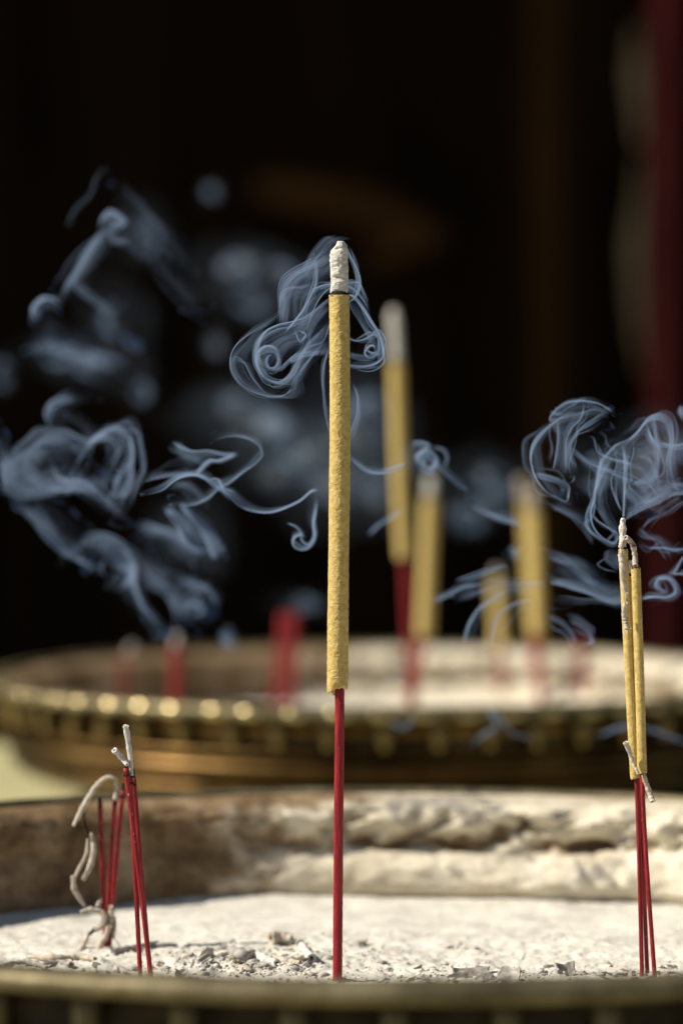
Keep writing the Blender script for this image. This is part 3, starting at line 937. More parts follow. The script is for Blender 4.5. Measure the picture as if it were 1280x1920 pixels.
# loose crumbs and grains on the bed: too small to pick apart
def ico():
    t = (1 + 5 ** 0.5) / 2
    v = np.array([(-1, t, 0), (1, t, 0), (-1, -t, 0), (1, -t, 0), (0, -1, t), (0, 1, t), (0, -1, -t), (0, 1, -t), (t, 0, -1), (t, 0, 1), (-t, 0, -1), (-t, 0, 1)], float)
    v /= np.linalg.norm(v[0])
    f = np.array([(0, 11, 5), (0, 5, 1), (0, 1, 7), (0, 7, 10), (0, 10, 11), (1, 5, 9), (5, 11, 4), (11, 10, 2), (10, 7, 6), (7, 1, 8), (3, 9, 4), (3, 4, 2), (3, 2, 6), (3, 6, 8), (3, 8, 9), (4, 9, 5), (2, 4, 11), (6, 2, 10), (8, 6, 7), (9, 8, 1)])
    return v, f
IV, IF = ico()
def crumbs(n, mat, label, clusters, smin, smax, seed):
    r = np.random.default_rng(seed)
    pts = []
    for (cx, cyy, sx, sy, w) in clusters:
        m = int(n * w)
        pts.append(np.stack([r.normal(cx, sx, m), r.normal(cyy, sy, m)], -1))
    pts = np.vstack(pts)
    rr = np.hypot(pts[:, 0] - FB[0], pts[:, 1] - FB[1])
    pts = pts[rr < FB[2] - 0.03]
    n = len(pts)
    z = bed_height(pts[:, 0], pts[:, 1], FB)
    size = smin * (smax / smin) ** (r.random(n) ** 2.2)
    V = IV[None] * size[:, None, None] * (0.6 + 0.8 * r.random((n, 12, 1))) * (0.5 + 1.0 * r.random((n, 1, 3))) * np.array([1, 1, 0.55])
    V = V + np.stack([pts[:, 0], pts[:, 1], z + size * 0.25], -1)[:, None, :]
    F = IF[None] + (np.arange(n) * 12)[:, None, None]
    o = mesh_obj("ash_crumbs", V.reshape(-1, 3), F.reshape(-1, 3), mat, None, False)
    return tag(o, label, "ash crumbs", None, "stuff")
crumbs(4200, M_bed, "fine pale ash crumbs scattered over the front bed", [(0.02, 1.42, 0.09, 0.05, 0.75), (-0.035, 1.475, 0.022, 0.02, 0.25)], 0.00025, 0.0013, 5)
crumbs(900, M_ashgrey, "grey ash crumbs heaped left of the tall stick and along the front", [(-0.036, 1.478, 0.017, 0.013, 0.42), (0.09, 1.43, 0.02, 0.012, 0.2), (0.03, 1.42, 0.09, 0.03, 0.38)], 0.0004, 0.0020, 6)

# ------------------------------------------------------------------ smoke: thin folded sheets of scattering air
M_smk = smoke_mat("smoke_near", (0.52, 0.70, 1.0), 430)
M_smk2 = smoke_mat("smoke_veil", (0.50, 0.69, 1.0), 180)
M_smk3 = smoke_mat("smoke_far", (0.76, 0.88, 1.0), 7)
M_smk5 = smoke_mat("smoke_dim", (0.66, 0.80, 1.0), 2.8)
M_smk4 = smoke_mat("smoke_haze", (0.60, 0.79, 1.0), 0.35)

def sheet(plume, pts, d, veil=(0, 0), depth=10, th=0.6, mat=None, seed=0, crop=None, wander=6.0, ends=(0.15, 0.15), peak=0.12, jitter=1.0, nv=26, veiled=True, copies=0, film=1.0, spread=9.0):
    """smoke sheet: follows the pixel polyline pts, reaches back by depth mm and sideways by veil px; th = thickness in mm"""
    for j in range(copies):
        # neighbouring folds of the same drift
        r_ = np.random.default_rng(seed * 13 + j)
        sp_ = (crop[2] if crop else 1.0) * spread
        off = r_.normal(0, 1, (len(pts), 2)) * sp_ * 0.55 + r_.normal(0, 1, 2) * sp_
        sheet(plume, np.array(pts, float) + off, d + r_.uniform(-0.02, 0.03), (veil[0] * r_.uniform(-1, 1.5), veil[1] * r_.uniform(-1, 1.5)), depth * 0.7, th * 0.42, mat, seed + 700 + 50 * j,
              crop, wander, (0.35, 0.35), peak, jitter * 1.8, 22, False)
    if veiled:
        # the broad thin film trailing beside the bright fold
        lim = lambda q: max(-55.0, min(55.0, q * 2.4))
        sheet(plume, pts, d + 0.002, (lim(veil[0]), lim(veil[1])), depth * 0.5, (0.9 + 1.3 * th) * film, M_smk2, seed + 300, crop, wander, (0.3, 0.3), 0.2, jitter * 1.6, 32, False)
    pts = np.array(pts, float)
    if crop:
        pts = np.array(crop[:2], float) + pts / crop[2]
    k = d / F_PX
    q = np.array([P(x, y, d) for x, y in pts])
    L = np.linalg.norm(np.diff(q, axis=0), axis=1).sum()
    nu = int(np.clip(L / 0.0010, 44, 240))
    c = spline(q, nu)
    u = np.linspace(0, 1, nu)
    v = np.linspace(0, 1, nv)
    w = np.stack([u * L * 28, u * 0 + seed * 3.7, u * 0], -1)
    c[:, 1] += wander * 0.001 * vnoise(w, seed)
    vx = veil[0] * k * (0.55 + 0.75 * vnoise(w * 1.3 + 5, seed + 1))
    vz = -veil[1] * k * (0.55 + 0.75 * vnoise(w * 1.3 + 9, seed + 2))
    dy = depth * 0.001 * (0.8 + 0.5 * vnoise(w * 1.1 + 13, seed + 3))
    S = np.stack([vx, dy, vz], -1)
    B = np.stack([vx * 0.6 * vnoise(w * 1.7 + 21, seed + 4), dy * 0.3, vz * 0.6 * vnoise(w * 1.5 + 25, seed + 5)], -1)
    X = c[:, None, :] + S[:, None, :] * v[None, :, None] + B[:, None, :] * (v ** 2)[None, :, None]
    fl = X.reshape(-1, 3)
    amp = 0.0009 * jitter
    wp = np.stack([fbm(fl * 70 + 3, 2, seed + 6), fbm(fl * 70 + 40, 2, seed + 7), fbm(fl * 70 + 80, 2, seed + 8)], -1)
    fade = np.repeat(0.35 + 0.65 * u, nv) if False else np.ones(len(fl))
    X = (fl + wp * amp * fade[:, None]).reshape(X.shape)
    gu = np.gradient(X, axis=0); gv = np.gradient(X, axis=1)
    nrm = np.cross(gu, gv)
    nrm /= np.linalg.norm(nrm, axis=2)[..., None] + 1e-12
    eu = np.clip(u / max(ends[0], 1e-3), 0, 1) * np.clip((1 - u) / max(ends[1], 1e-3), 0, 1)
    eu = eu * eu * (3 - 2 * eu)
    ev = np.where(v < peak, v / peak, np.exp(-(v - peak) * 2.6) * np.clip((1 - v) / 0.35, 0, 1))
    vv = np.broadcast_to(v[None, :], X.shape[:2]); uu = np.broadcast_to(u[:, None], X.shape[:2])
    st = np.stack([vv.ravel() * (7 if nv > 30 else 5), uu.ravel() * L * 20, vv.ravel() * 0 + seed], -1)
    ridge = 1 - np.abs(fbm(st, 3, seed + 10, 0.6)).reshape(vv.shape)
    streak = 0.18 + 1.15 * ridge ** 5
    T = th * 0.001 * eu[:, None] * ev[None, :] * np.maximum(streak, 0.06) + 1e-6
    top = X + nrm * T[..., None] * 0.5
    bot = X - nrm * T[..., None] * 0.5
    nvx = nu * nv
    f1 = grid_faces(nu, nv, wrap_v=False)
    f2 = f1[:, ::-1] + nvx
    per = np.array([i * nv for i in range(nu)] + [(nu - 1) * nv + j for j in range(1, nv)] + [i * nv + nv - 1 for i in range(nu - 2, -1, -1)] + [j for j in range(nv - 2, 0, -1)])
    nx = np.roll(per, -1)
    side = np.stack([nx, per, per + nvx, nx + nvx], -1)
    F = np.vstack([f1[:, ::-1], f2[:, ::-1], side])
    return mesh_obj("wisp", np.vstack([top.reshape(-1, 3), bot.reshape(-1, 3)]), F, mat or M_smk, plume)

def puff(plume, px, py, d, rx, ry, mat, seed, rz=None):
    """soft cloud of smoke with a ragged outline"""
    k = d / F_PX
    nu, nv = 28, 40
    ph = np.linspace(0.02, np.pi - 0.02, nu); th = np.linspace(0, 2 * np.pi, nv, endpoint=False)
    PH, TH = np.meshgrid(ph, th, indexing='ij')
    dr = np.stack([np.sin(PH) * np.cos(TH), np.sin(PH) * np.sin(TH), np.cos(PH)], -1).reshape(-1, 3)
    s = 1 + 0.55 * fbm(dr * 1.6 + seed * 7.1, 4, seed, 0.6)
    v = P(px, py, d) + dr * s[:, None] * np.array([rx * k, (rx + ry) * 0.5 * k, ry * k])
    f = [tuple(x) for x in grid_faces(nu, nv)[:, ::-1].tolist()] + [tuple(range(nv)), tuple((nu - 1) * nv + j for j in range(nv - 1, -1, -1))]
    return mesh_obj("puff", v, f, mat, plume)

def plume(label, px, py, d, group="smoke drifting between the censers"):
    return empty("smoke_plume", P(px, py, d), label, "smoke", group, "stuff")

# around the tip of the tall stick ------------------------------------
A = (400, 420, 2.783)
pm = plume("blue curl of smoke swirling both sides of the tall stick's tip", 636, 560, 1.45)
dm = 1.452
sheet(pm, [(625, 135), (590, 145), (540, 180), (470, 215), (390, 265), (350, 330), (343, 420), (330, 530)], dm, (40, 30), 9, 0.75, seed=1, crop=A, copies=2, spread=3.0, wander=3)
sheet(pm, [(625, 58), (570, 72), (515, 135), (475, 205), (450, 250)], dm + .006, (28, 22), 10, 0.35, seed=2, crop=A, wander=3)
sheet(pm, [(540, 170), (548, 250), (535, 340), (490, 430), (440, 500), (390, 560)], dm, (-26, 10), 9, 0.6, seed=3, crop=A, copies=1, spread=3.0, wander=3)
sheet(pm, [(345, 420), (352, 360), (390, 328), (450, 322), (500, 300)], dm + .004, (12, 30), 8, 0.55, seed=4, crop=A, wander=3)
sheet(pm, [(640, 370), (590, 395), (540, 440), (470, 490), (400, 515), (320, 528), (250, 568), (213, 640), (215, 720), (258, 790), (330, 818), (392, 782), (430, 715), (470, 640), (540, 570), (610, 500)],
      dm, (14, 14), 13, 0.62, seed=5, crop=A, copies=2, spread=3.0, wander=4, ends=(.08, .2))
sheet(pm, [(330, 760), (270, 745), (232, 700), (238, 660), (280, 635), (322, 655), (338, 700), (322, 745), (288, 752), (272, 718), (288, 685), (305, 690)], dm + .003, (6, 6), 13, 1.25, seed=6, crop=A, copies=1, spread=3.0, wander=3, ends=(.2, .1))
sheet(pm, [(300, 770), (350, 770), (390, 730), (440, 700), (500, 685), (560, 672), (620, 655)], dm + .002, (6, -24), 11, 0.8, seed=7, crop=A, copies=2, spread=3.0, wander=3)
sheet(pm, [(425, 555), (440, 600), (455, 612), (480, 575), (440, 555)], dm - .004, (5, 5), 6, 0.5, seed=8, crop=A, wander=1)
sheet(pm, [(360, 455), (270, 520), (190, 575), (115, 655), (90, 730), (130, 820), (215, 885), (330, 903), (395, 870), (420, 800), (500, 700), (580, 600)], dm + .012, (26, -10), 10, 0.35, seed=9, crop=A, copies=1, spread=3.0, wander=5)
sheet(pm, [(90, 735), (115, 690), (160, 720), (200, 800), (270, 880)], dm + .014, (12, 8), 8, 0.22, seed=10, crop=A)
sheet(pm, [(600, 640), (572, 730), (565, 850), (580, 990), (606, 1100)], dm + .01, (5, 3), 8, 0.5, seed=11, crop=A)
sheet(pm, [(480, 370), (540, 325), (610, 300), (700, 290), (765, 305), (796, 370), (802, 450)], dm + .014, (3, 20), 8, 0.42, seed=12, crop=A, copies=1, spread=3.0)
sheet(pm, [(500, 345), (570, 318), (640, 315), (720, 330), (770, 380), (795, 430)], dm + .016, (3, 14), 8, 0.4, seed=13, crop=A)
sheet(pm, [(700, 120), (720, 170), (745, 225), (763, 300), (745, 370), (700, 410)], dm + .003, (-8, 3), 10, 0.55, seed=14, crop=A, copies=1, spread=3.0, wander=3)
sheet(pm, [(700, 365), (735, 380), (780, 430), (830, 505), (874, 575), (894, 650), (886, 705), (840, 738), (775, 742), (700, 722)], dm, (-12, 4), 13, 0.8, seed=15, crop=A, copies=3, spread=3.0, wander=3, ends=(.05, .05))
sheet(pm, [(690, 590), (740, 612), (790, 600), (830, 575), (862, 590), (872, 630), (852, 672), (818, 692), (790, 668), (810, 630), (838, 630), (840, 655)], dm + .002, (4, 5), 13, 1.1, seed=16, crop=A, copies=2, spread=3.0, wander=3, ends=(.05, .1))
sheet(pm, [(690, 700), (750, 715), (820, 712), (862, 680), (880, 640), (868, 580)], dm + .004, (-6, -14), 10, 0.6, seed=17, crop=A, copies=1, spread=3.0, wander=3)
sheet(pm, [(700, 380), (730, 450), (770, 520), (800, 580), (810, 640)], dm + .005, (40, 12), 4, 1.6, mat=M_smk2, seed=18, crop=A)
sheet(pm, [(620, 420), (560, 500), (520, 560), (500, 640), (460, 690)], dm + .006, (-40, -20), 4, 1.1, mat=M_smk2, seed=19, crop=A)
sheet(pm, [(600, 400), (500, 470), (420, 560), (330, 600), (260, 680), (270, 760)], dm + .006, (30, 34), 4, 1.2, mat=M_smk2, seed=20, crop=A)
sheet(pm, [(610, 330), (560, 380), (510, 470), (480, 560)], dm + .003, (-16, 4), 8, 0.6, seed=21, crop=A)
sheet(pm, [(600, 520), (590, 580), (560, 620), (500, 640)], dm + .003, (-10, 14), 7, 0.7, seed=22, crop=A)

# below, right of the tall stick -------------------------------------
pr = plume("thin smoke thread passing behind the tall stick towards the blurred sticks", 720, 880, 1.5)
sheet(pr, [(700, 1220), (740, 1262), (800, 1300), (870, 1308), (940, 1288), (1010, 1262)], 1.50, (4, -18), 10, 0.8, seed=30, crop=A)
sheet(pr, [(720, 830), (742, 900), (748, 990), (728, 1070), (706, 1130)], 1.49, (3, 3), 8, 0.4, seed=31, crop=A)
sheet(pr, [(1025, 1132), (1060, 1122), (1100, 1130), (1118, 1145), (1085, 1180), (1060, 1215)], 1.53, (8, 12), 10, 0.8, seed=32, crop=A)
sheet(pr, [(1070, 1260), (1050, 1215), (1080, 1180), (1125, 1185), (1150, 1225), (1120, 1265), (1080, 1250), (1095, 1215)], 1.58, (8, 8), 14, 1.1, seed=33, crop=A)
sheet(pr, [(1130, 1230), (1190, 1290), (1260, 1355), (1330, 1400)], 1.60, (8, -10), 10, 0.7, seed=34, crop=A)
sheet(pr, [(1130, 1160), (1190, 1170), (1210, 1220), (1195, 1270)], 1.60, (8, 2), 8, 0.3, seed=35, crop=A)
sheet(pr, [(800, 1620), (850, 1570), (910, 1530), (980, 1480)], 1.66, (10, 16), 12, 0.9, seed=36, crop=A)

# drifting left of the tall stick -------------------------------------
B7 = (300, 760, 3.048)
pc = plume("long wavy smoke thread with a small curl left of the tall stick", 480, 920, 1.5)
dc = 1.50
sheet(pc, [(-120, 520), (0, 480), (80, 430), (180, 405), (250, 420), (310, 470), (390, 515), (450, 570), (530, 612), (620, 620), (720, 592), (800, 552), (860, 502), (905, 498)], dc, (3, -8), 12, 0.75, seed=40, crop=B7, ends=(.25, .06), wander=4)
sheet(pc, [(60, 590), (130, 577), (200, 568), (280, 532), (340, 482), (400, 450), (470, 392), (550, 332), (590, 280), (560, 225), (480, 190), (400, 184), (290, 210)], dc + .01, (-10, -8), 9, 0.45, seed=41, crop=B7, ends=(.2, .2))
sheet(pc, [(905, 520), (895, 600), (885, 680), (892, 745), (865, 806), (815, 822), (772, 795), (775, 755), (815, 735), (845, 750)], dc + .01, (-8, -3), 12, 0.8, seed=42, crop=B7, ends=(.3, .1), wander=2)
sheet(pc, [(720, 668), (770, 690), (795, 725), (800, 770), (840, 790), (870, 750)], dc + .012, (8, 6), 9, 0.6, seed=43, crop=B7)
sheet(pc, [(60, 200), (120, 245), (180, 268), (270, 258), (370, 272), (440, 262)], dc + .04, (6, 10), 10, 0.7, seed=44, crop=B7)
sheet(pc, [(190, 400), (230, 350), (275, 312), (330, 312), (430, 272)], dc + .03, (10, 6), 10, 0.7, seed=45, crop=B7)
sheet(pc, [(260, 430), (320, 420), (350, 470), (420, 500)], dc + .005, (6, 12), 9, 0.9, seed=46, crop=B7)
sheet(pc, [(120, 560), (180, 640), (230, 700), (270, 800), (300, 880)], dc + .12, (26, 0), 18, 1.6, seed=47, crop=B7)
sheet(pc, [(20, 600), (90, 680), (130, 780), (220, 860)], dc + .12, (30, -8), 18, 1.6, seed=48, crop=B7)

# big soft plume at the left ------------------------------------------
C2 = (0, 280, 2.0426)
pl = plume("large soft blue smoke plume rolling at the left edge", 150, 900, 1.62)
dl = 1.62
def S2(pts, veil, depth, th, seed, dd=0.0, **kw):
    return sheet(pl, pts, dl + dd, (veil[0] * 1.5, veil[1] * 1.5), depth * 0.8, th * 0.5, seed=seed, crop=C2, jitter=1.3, spread=6.0, **{'film': 0.2, 'copies': 2, 'ends': (0.3, 0.3), **kw})
S2([(290, 1215), (330, 1140), (390, 1080), (450, 1058), (500, 1090), (520, 1160), (515, 1250), (480, 1340), (455, 1385)], (-22, 14), 20, 1.5, 60)
S2([(410, 1080), (460, 1075), (495, 1110), (495, 1180), (455, 1250), (445, 1330), (470, 1370)], (8, 10), 16, 1.3, 61, 0.01)
S2([(470, 1220), (500, 1240), (490, 1290), (460, 1330), (470, 1290), (500, 1260)], (6, 6), 12, 1.0, 62)
S2([(180, 1190), (220, 1255), (290, 1265), (350, 1280), (420, 1340), (480, 1405)], (12, 26), 20, 1.7, 63)
S2([(-30, 1240), (30, 1190), (100, 1140), (180, 1080), (260, 1090), (330, 1130)], (30, 60), 24, 1.5, 64, 0.03, film=0.12, copies=2)
S2([(-20, 1170), (10, 1240), (20, 1310), (80, 1345), (170, 1330), (260, 1320)], (30, -60), 20, 1.8, 65, 0.03, film=0.12, copies=2)
S2([(40, 1190), (90, 1240), (160, 1300), (240, 1310), (330, 1310), (400, 1350)], (10, -40), 18, 1.4, 66, 0.02, film=0.12, copies=2)
S2([(20, 1360), (110, 1420), (190, 1515), (260, 1570), (330, 1610), (370, 1640)], (26, -22), 20, 1.3, 67, 0.06)
S2([(290, 1540), (340, 1480), (400, 1465), (460, 1500), (510, 1570), (515, 1650), (550, 1740), (600, 1800), (650, 1850)], (-24, 26), 24, 1.8, 68, 0.08)
S2([(430, 1600), (480, 1620), (470, 1670), (440, 1700)], (24, 14), 20, 1.7, 69, 0.08)
S2([(195, 1060), (172, 1020), (190, 975), (240, 950), (270, 935)], (26, 8), 18, 1.8, 70, 0.06)
S2([(185, 1040), (250, 1065), (330, 1110), (420, 1105), (440, 1160), (410, 1230)], (-10, 16), 18, 1.2, 71, 0.04)
S2([(135, 655), (118, 615), (155, 572), (195, 578), (235, 605)], (16, 14), 18, 2.0, 72, 0.06)
S2([(215, 575), (265, 490), (320, 395), (385, 320), (420, 290)], (12, 8), 16, 1.6, 73, 0.06)
S2([(380, 300), (385, 265), (415, 235), (450, 262), (430, 300), (400, 310)], (12, 14), 18, 1.9, 74, 0.06)
S2([(400, 310), (440, 350), (490, 345)], (8, -14), 14, 1.4, 75, 0.06)
S2([(245, 310), (275, 240), (340, 175), (365, 110), (392, 72), (420, 95)], (14, 10), 10, 0.45, 76, 0.08, copies=0, veiled=False)
S2([(450, 120), (540, 195), (600, 270), (670, 350), (720, 420), (770, 470)], (-36, 22), 4, 1.3, 77, 0.14, mat=M_smk2, copies=1)
S2([(270, 495), (320, 560), (380, 610), (420, 660)], (12, -8), 14, 1.2, 78, 0.1)
S2([(560, 410), (620, 480), (690, 560), (760, 640)], (14, -14), 8, 0.3, 79, 0.1)
S2([(540, 1280), (600, 1262), (680, 1252), (760, 1250)], (4, -8), 14, 0.7, 80, -0.08)
S2([(650, 1300), (700, 1290), (780, 1360)], (8, -6), 14, 0.8, 81, 0.0)
S2([(690, 1780), (700, 1745), (740, 1740), (765, 1765), (720, 1790)], (14, 12), 20, 2.2, 82, 0.15)
S2([(670, 1625), (730, 1650), (790, 1680), (830, 1740)], (10, 18), 18, 1.6, 83, 0.12)
S2([(840, 1840), (850, 1880), (880, 1910)], (20, 10), 18, 1.8, 84, 0.2)
S2([(520, 1420), (600, 1440), (680, 1480), (760, 1560)], (-10, 40), 24, 1.4, 85, 0.12)
S2([(540, 1560), (580, 1660), (640, 1720), (700, 1830)], (40, -10), 24, 1.2, 86, 0.15)
S2([(700, 1120), (680, 1150), (720, 1170), (790, 1200)], (8, 8), 14, 1.0, 87, 0.0)
S2([(100, 800), (170, 780), (240, 790), (330, 830), (420, 840)], (20, -60), 26, 1.6, 88, 0.25)

# at the right-hand bundle ---------------------------------------------
D3 = (860, 720, 3.048)
prr = plume("tangled blue smoke curls rising over the right-hand bundle", 1150, 900, 1.46)
dr_ = 1.475
def S3(pts, veil, depth, th, seed, dd=0.0, **kw):
    return sheet(prr, pts, dr_ + dd, (veil[0] * 1.3, veil[1] * 1.3), depth, th, seed=seed, crop=D3, jitter=1.5, copies=1, **kw)
S3([(860, 155), (790, 112), (700, 90), (620, 105), (562, 150), (532, 195), (590, 192), (680, 165), (760, 140), (855, 158)], (6, 12), 11, 0.55, 100, 0.02, ends=(.04, .06), wander=3)
S3([(590, 180), (540, 205), (470, 260), (415, 340), (403, 430), (428, 520), (490, 600), (560, 645), (612, 668), (628, 600)], (14, 4), 12, 0.75, 101, 0.02, ends=(.1, .05), wander=3)
S3([(430, 500), (500, 515), (570, 535), (625, 580), (615, 660)], (-6, 22), 9, 0.7, 102, 0.022)
S3([(715, 105), (695, 190), (645, 250), (612, 330), (602, 430), (605, 520)], (-16, 4), 9, 0.65, 103, 0.02)
S3([(552, 205), (560, 300), (545, 400), (530, 490)], (14, 3), 8, 0.6, 104, 0.024)
S3([(845, 165), (765, 215), (700, 250), (655, 320), (650, 420), (690, 480)], (-8, 10), 9, 0.5, 105, 0.03)
S3([(640, 340), (700, 400), (790, 470), (880, 500)], (4, 16), 10, 0.5, 106, 0.03)
S3([(745, 290), (775, 310), (800, 390), (870, 425), (940, 440), (1000, 470)], (5, 6), 9, 0.6, 107, 0.02)
S3([(935, 775), (937, 700), (936, 620), (935, 540), (936, 430), (930, 330)], (14, 0), 9, 0.8, 108, 0.0, ends=(.02, .3))
S3([(920, 330), (865, 370), (815, 460), (795, 560), (775, 650), (750, 740), (770, 825), (830, 890), (885, 910), (900, 865), (855, 825), (790, 785), (760, 745)], (22, 6), 14, 0.75, 109, 0.008, ends=(.1, .1))
S3([(800, 390), (800, 480), (790, 590), (800, 700), (840, 790), (890, 850)], (20, 0), 8, 0.7, 110, 0.01)
S3([(870, 360), (890, 460), (870, 560), (900, 660), (935, 740)], (26, 0), 8, 0.7, 111, 0.014)
S3([(950, 780), (1010, 745), (1080, 712), (1150, 690), (1220, 650), (1300, 640)], (4, -22), 12, 0.95, 112, 0.01, ends=(.05, .05))
S3([(860, 365), (960, 322), (1030, 258), (1080, 190), (1145, 158), (1205, 195), (1218, 300), (1215, 440), (1240, 560), (1290, 640)], (-16, 18), 13, 0.65, 113, 0.01)
S3([(1120, 175), (1140, 290), (1155, 420), (1150, 515), (1105, 555), (1180, 570)], (-10, 4), 10, 0.55, 114, 0.012)
S3([(950, 450), (1040, 465), (1120, 540), (1190, 590), (1290, 612)], (4, 10), 10, 0.6, 115, 0.016)
S3([(680, 400), (790, 465), (900, 515), (1050, 560), (1130, 570)], (4, 10), 10, 0.5, 116, 0.02)
S3([(1060, 250), (1120, 330), (1230, 350), (1300, 330)], (10, 24), 10, 0.7, 117, 0.02)
S3([(1260, 120), (1255, 160), (1290, 180)], (12, 8), 14, 1.2, 118, 0.05)
S3([(1000, 400), (1080, 420), (1100, 480), (1050, 540), (980, 560)], (26, 26), 10, 0.8, 119, 0.04)
S3([(940, 560), (1000, 620), (1060, 640), (1110, 600)], (26, 20), 10, 0.9, 120, 0.05)
S3([(1060, 942), (1140, 930), (1230, 938), (1300, 930)], (4, 10), 10, 0.55, 121, 0.02)
S3([(1300, 960), (1260, 1010), (1235, 1062), (1220, 1080), (1300, 1086)], (8, 4), 12, 0.95, 122, 0.02)
S3([(1030, 1225), (1100, 1208), (1180, 1214), (1232, 1180), (1205, 1110), (1140, 1108), (1120, 1150), (1160, 1190), (1185, 1165)], (10, 8), 14, 1.0, 123, 0.04)
S3([(500, 1145), (620, 1168), (740, 1208), (840, 1252), (920, 1244), (990, 1210)], (4, -22), 14, 0.9, 124, 0.06)
S3([(490, 990), (600, 1038), (700, 1105), (790, 1180)], (8, -10), 12, 0.6, 125, 0.08)
S3([(840, 940), (830, 1000), (870, 1040), (900, 1060)], (12, 4), 10, 0.5, 126, 0.03)
S3([(1000, 840), (1060, 880), (1110, 900), (1180, 1010)], (14, -8), 10, 0.45, 127, 0.03)
S3([(1280, 660), (1180, 720), (1080, 780), (1040, 840)], (10, -16), 8, 0.6, 128, 0.02)
S3([(510, 700), (600, 740), (700, 830), (760, 930)], (10, -10), 10, 0.35, 129, 0.06)

pb2 = plume("thin parallel smoke arcs low between the blurred yellow sticks", 960, 1150, 1.6)
def S4(pts, veil, depth, th, seed, dd=0.0, **kw):
    return sheet(pb2, pts, 1.58 + dd, veil, depth, th * 0.6, film=0.5, copies=2, spread=7.0, seed=seed, crop=D3, **kw)
S4([(-20, 1125), (80, 1092), (170, 1060), (280, 1040)], (4, 8), 12, 0.6, 140)
S4([(-20, 1225), (100, 1180), (220, 1150), (360, 1148), (500, 1150)], (4, 12), 12, 0.7, 141)
S4([(20, 1500), (58, 1370), (120, 1275), (210, 1215), (300, 1190)], (10, 4), 12, 0.75, 142)
S4([(165, 1500), (190, 1355), (250, 1280), (340, 1238), (420, 1230)], (10, 6), 12, 0.6, 143)
S4([(505, 1335), (580, 1370), (640, 1430), (670, 1490)], (6, -8), 12, 0.9, 144)
S4([(620, 1345), (690, 1390), (740, 1430), (760, 1480), (720, 1500)], (10, 6), 12, 0.9, 145)
S4([(60, 690), (160, 750), (250, 788), (350, 815)], (4, -24), 14, 0.9, 146, 0.05)
S4([(280, 930), (310, 960), (340, 940)], (10, 12), 14, 1.2, 147, 0.1)
S4([(-160, 1240), (-60, 1190), (30, 1150), (130, 1135)], (4, 10), 12, 0.6, 148)

pf = plume("faint smoke threads hanging in front of the further censer", 950, 1370, 1.9)
E8 = (0, 1120, 1.0)
sheet(pf, [(880, 282), (900, 262), (930, 240), (915, 215), (935, 225), (960, 255), (1000, 268)], 1.80, (4, 6), 14, 0.4, seed=160, crop=E8, film=0.3)
sheet(pf, [(725, 235), (755, 248), (770, 235), (772, 215)], 1.80, (3, 3), 12, 0.35, seed=161, crop=E8, film=0.3)
sheet(pf, [(1120, 262), (1180, 240), (1230, 248), (1290, 275)], 1.80, (4, 8), 14, 0.45, seed=162, crop=E8, film=0.3)
sheet(pf, [(690, 180), (720, 160), (745, 150), (750, 130), (720, 115)], 1.80, (4, 6), 12, 0.3, seed=163, crop=E8, film=0.3)

# soft clouds behind, over the further censer ---------------------------
pbk = plume("pale out-of-focus smoke clouds hanging behind the tall stick", 560, 760, 2.6)
k_ = 0
def cloud(pl_, x, y, rx, ry, dd, core=3):
    """several ragged puffs and a few folded films in a thin haze"""
    global k_
    puff(pl_, x, y, dd, rx * 2.3, ry * 2.1, M_smk4, 900 + k_)
    for i in range(core):
        k_ += 1
        r_ = random.Random(k_)
        f_ = r_.uniform(0.22, 0.6)
        puff(pl_, x + r_.uniform(-0.55, 0.55) * rx, y + r_.uniform(-0.55, 0.55) * ry, dd + r_.uniform(-0.05, 0.05), rx * f_, ry * f_, M_smk5 if core == 1 else M_smk3, 200 + k_)
    for i in range(2):
        k_ += 1
        r_ = random.Random(k_)
        a0 = r_.uniform(0, 6.28)
        pts = [(x + rx * (0.4 + 0.6 * j / 4) * math.cos(a0 + j * 1.1), y + ry * (0.4 + 0.6 * j / 4) * math.sin(a0 + j * 1.1)) for j in range(5)]
        sheet(pl_, pts, dd + r_.uniform(-0.06, 0.06), (rx * 0.6, ry * 0.6), 14, 1.6, M_smk2, 500 + k_, None, veiled=False, ends=(0.35, 0.35), jitter=2.5)
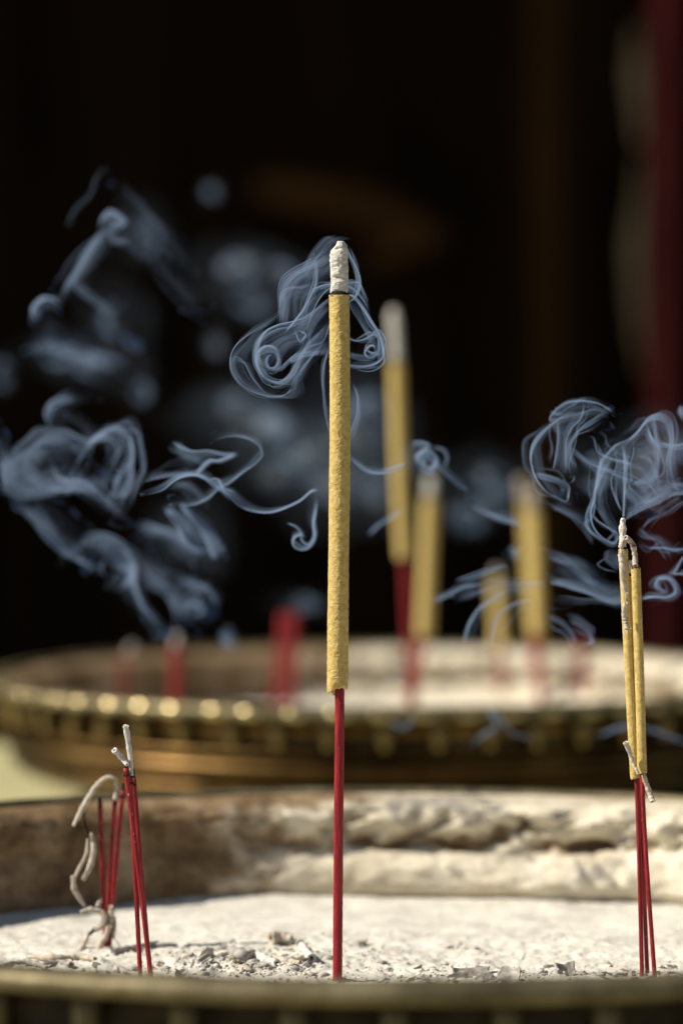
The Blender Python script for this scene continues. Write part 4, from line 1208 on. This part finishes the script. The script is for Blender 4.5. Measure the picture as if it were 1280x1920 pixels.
for (x, y, rx, ry, dd) in ((440, 505, 46, 30, 2.55), (515, 510, 36, 22, 2.6), (398, 358, 16, 14, 2.6), (404, 640, 13, 26, 2.6), (505, 795, 40, 22, 2.5), (500, 797, 26, 16, 2.5), (470, 790, 70, 36, 2.7),
                           (660, 800, 50, 60, 2.6), (690, 770, 26, 40, 2.6), (580, 850, 60, 36, 2.6), (640, 900, 60, 50, 2.7), (440, 760, 40, 30, 2.6), (520, 880, 40, 30, 2.7),
                           (470, 560, 40, 24, 2.7), (905, 895, 46, 30, 2.5), (945, 930, 24, 20, 2.5), (870, 965, 40, 22, 2.5), (720, 920, 40, 40, 2.6), (560, 1130, 34, 14, 2.4),
                           (780, 860, 22, 22, 2.4)):
    cloud(pbk, x, y, rx, ry, dd)
M_smk6 = smoke_mat("smoke_bright", (0.74, 0.86, 1.0), 34)
for i_, (x, y, rx, ry, dd) in enumerate(((500, 797, 20, 12, 2.5), (520, 790, 10, 9, 2.5), (425, 502, 17, 13, 2.55), (455, 492, 15, 9, 2.55), (520, 500, 11, 8, 2.6), (398, 358, 8, 8, 2.6), (404, 645, 6, 15, 2.6),
                                        (905, 892, 14, 10, 2.5), (945, 930, 10, 9, 2.5), (660, 770, 10, 16, 2.6), (590, 842, 13, 8, 2.6))):
    puff(pbk, x, y, dd, rx, ry, M_smk6, 840 + i_)
pbl = plume("dim grey smoke clouds behind the left plume", 180, 640, 2.3)
for (x, y, rx, ry, dd) in ((215, 600, 36, 40, 2.3), (105, 660, 34, 20, 2.3), (180, 690, 50, 22, 2.4), (260, 730, 16, 26, 2.3), (8, 700, 14, 26, 2.3),
                           (270, 440, 30, 34, 2.4), (350, 1000, 40, 50, 2.4)):
    cloud(pbl, x, y, rx, ry, dd, 1)
pbr = plume("dim smoke cloud behind the right-hand curls", 1180, 900, 1.9)
for (x, y, rx, ry, dd) in ((1190, 900, 30, 34, 1.9), (1210, 860, 40, 30, 2.0), (1240, 830, 40, 40, 2.0), (1110, 880, 30, 40, 2.0)):
    cloud(pbr, x, y, rx, ry, dd)
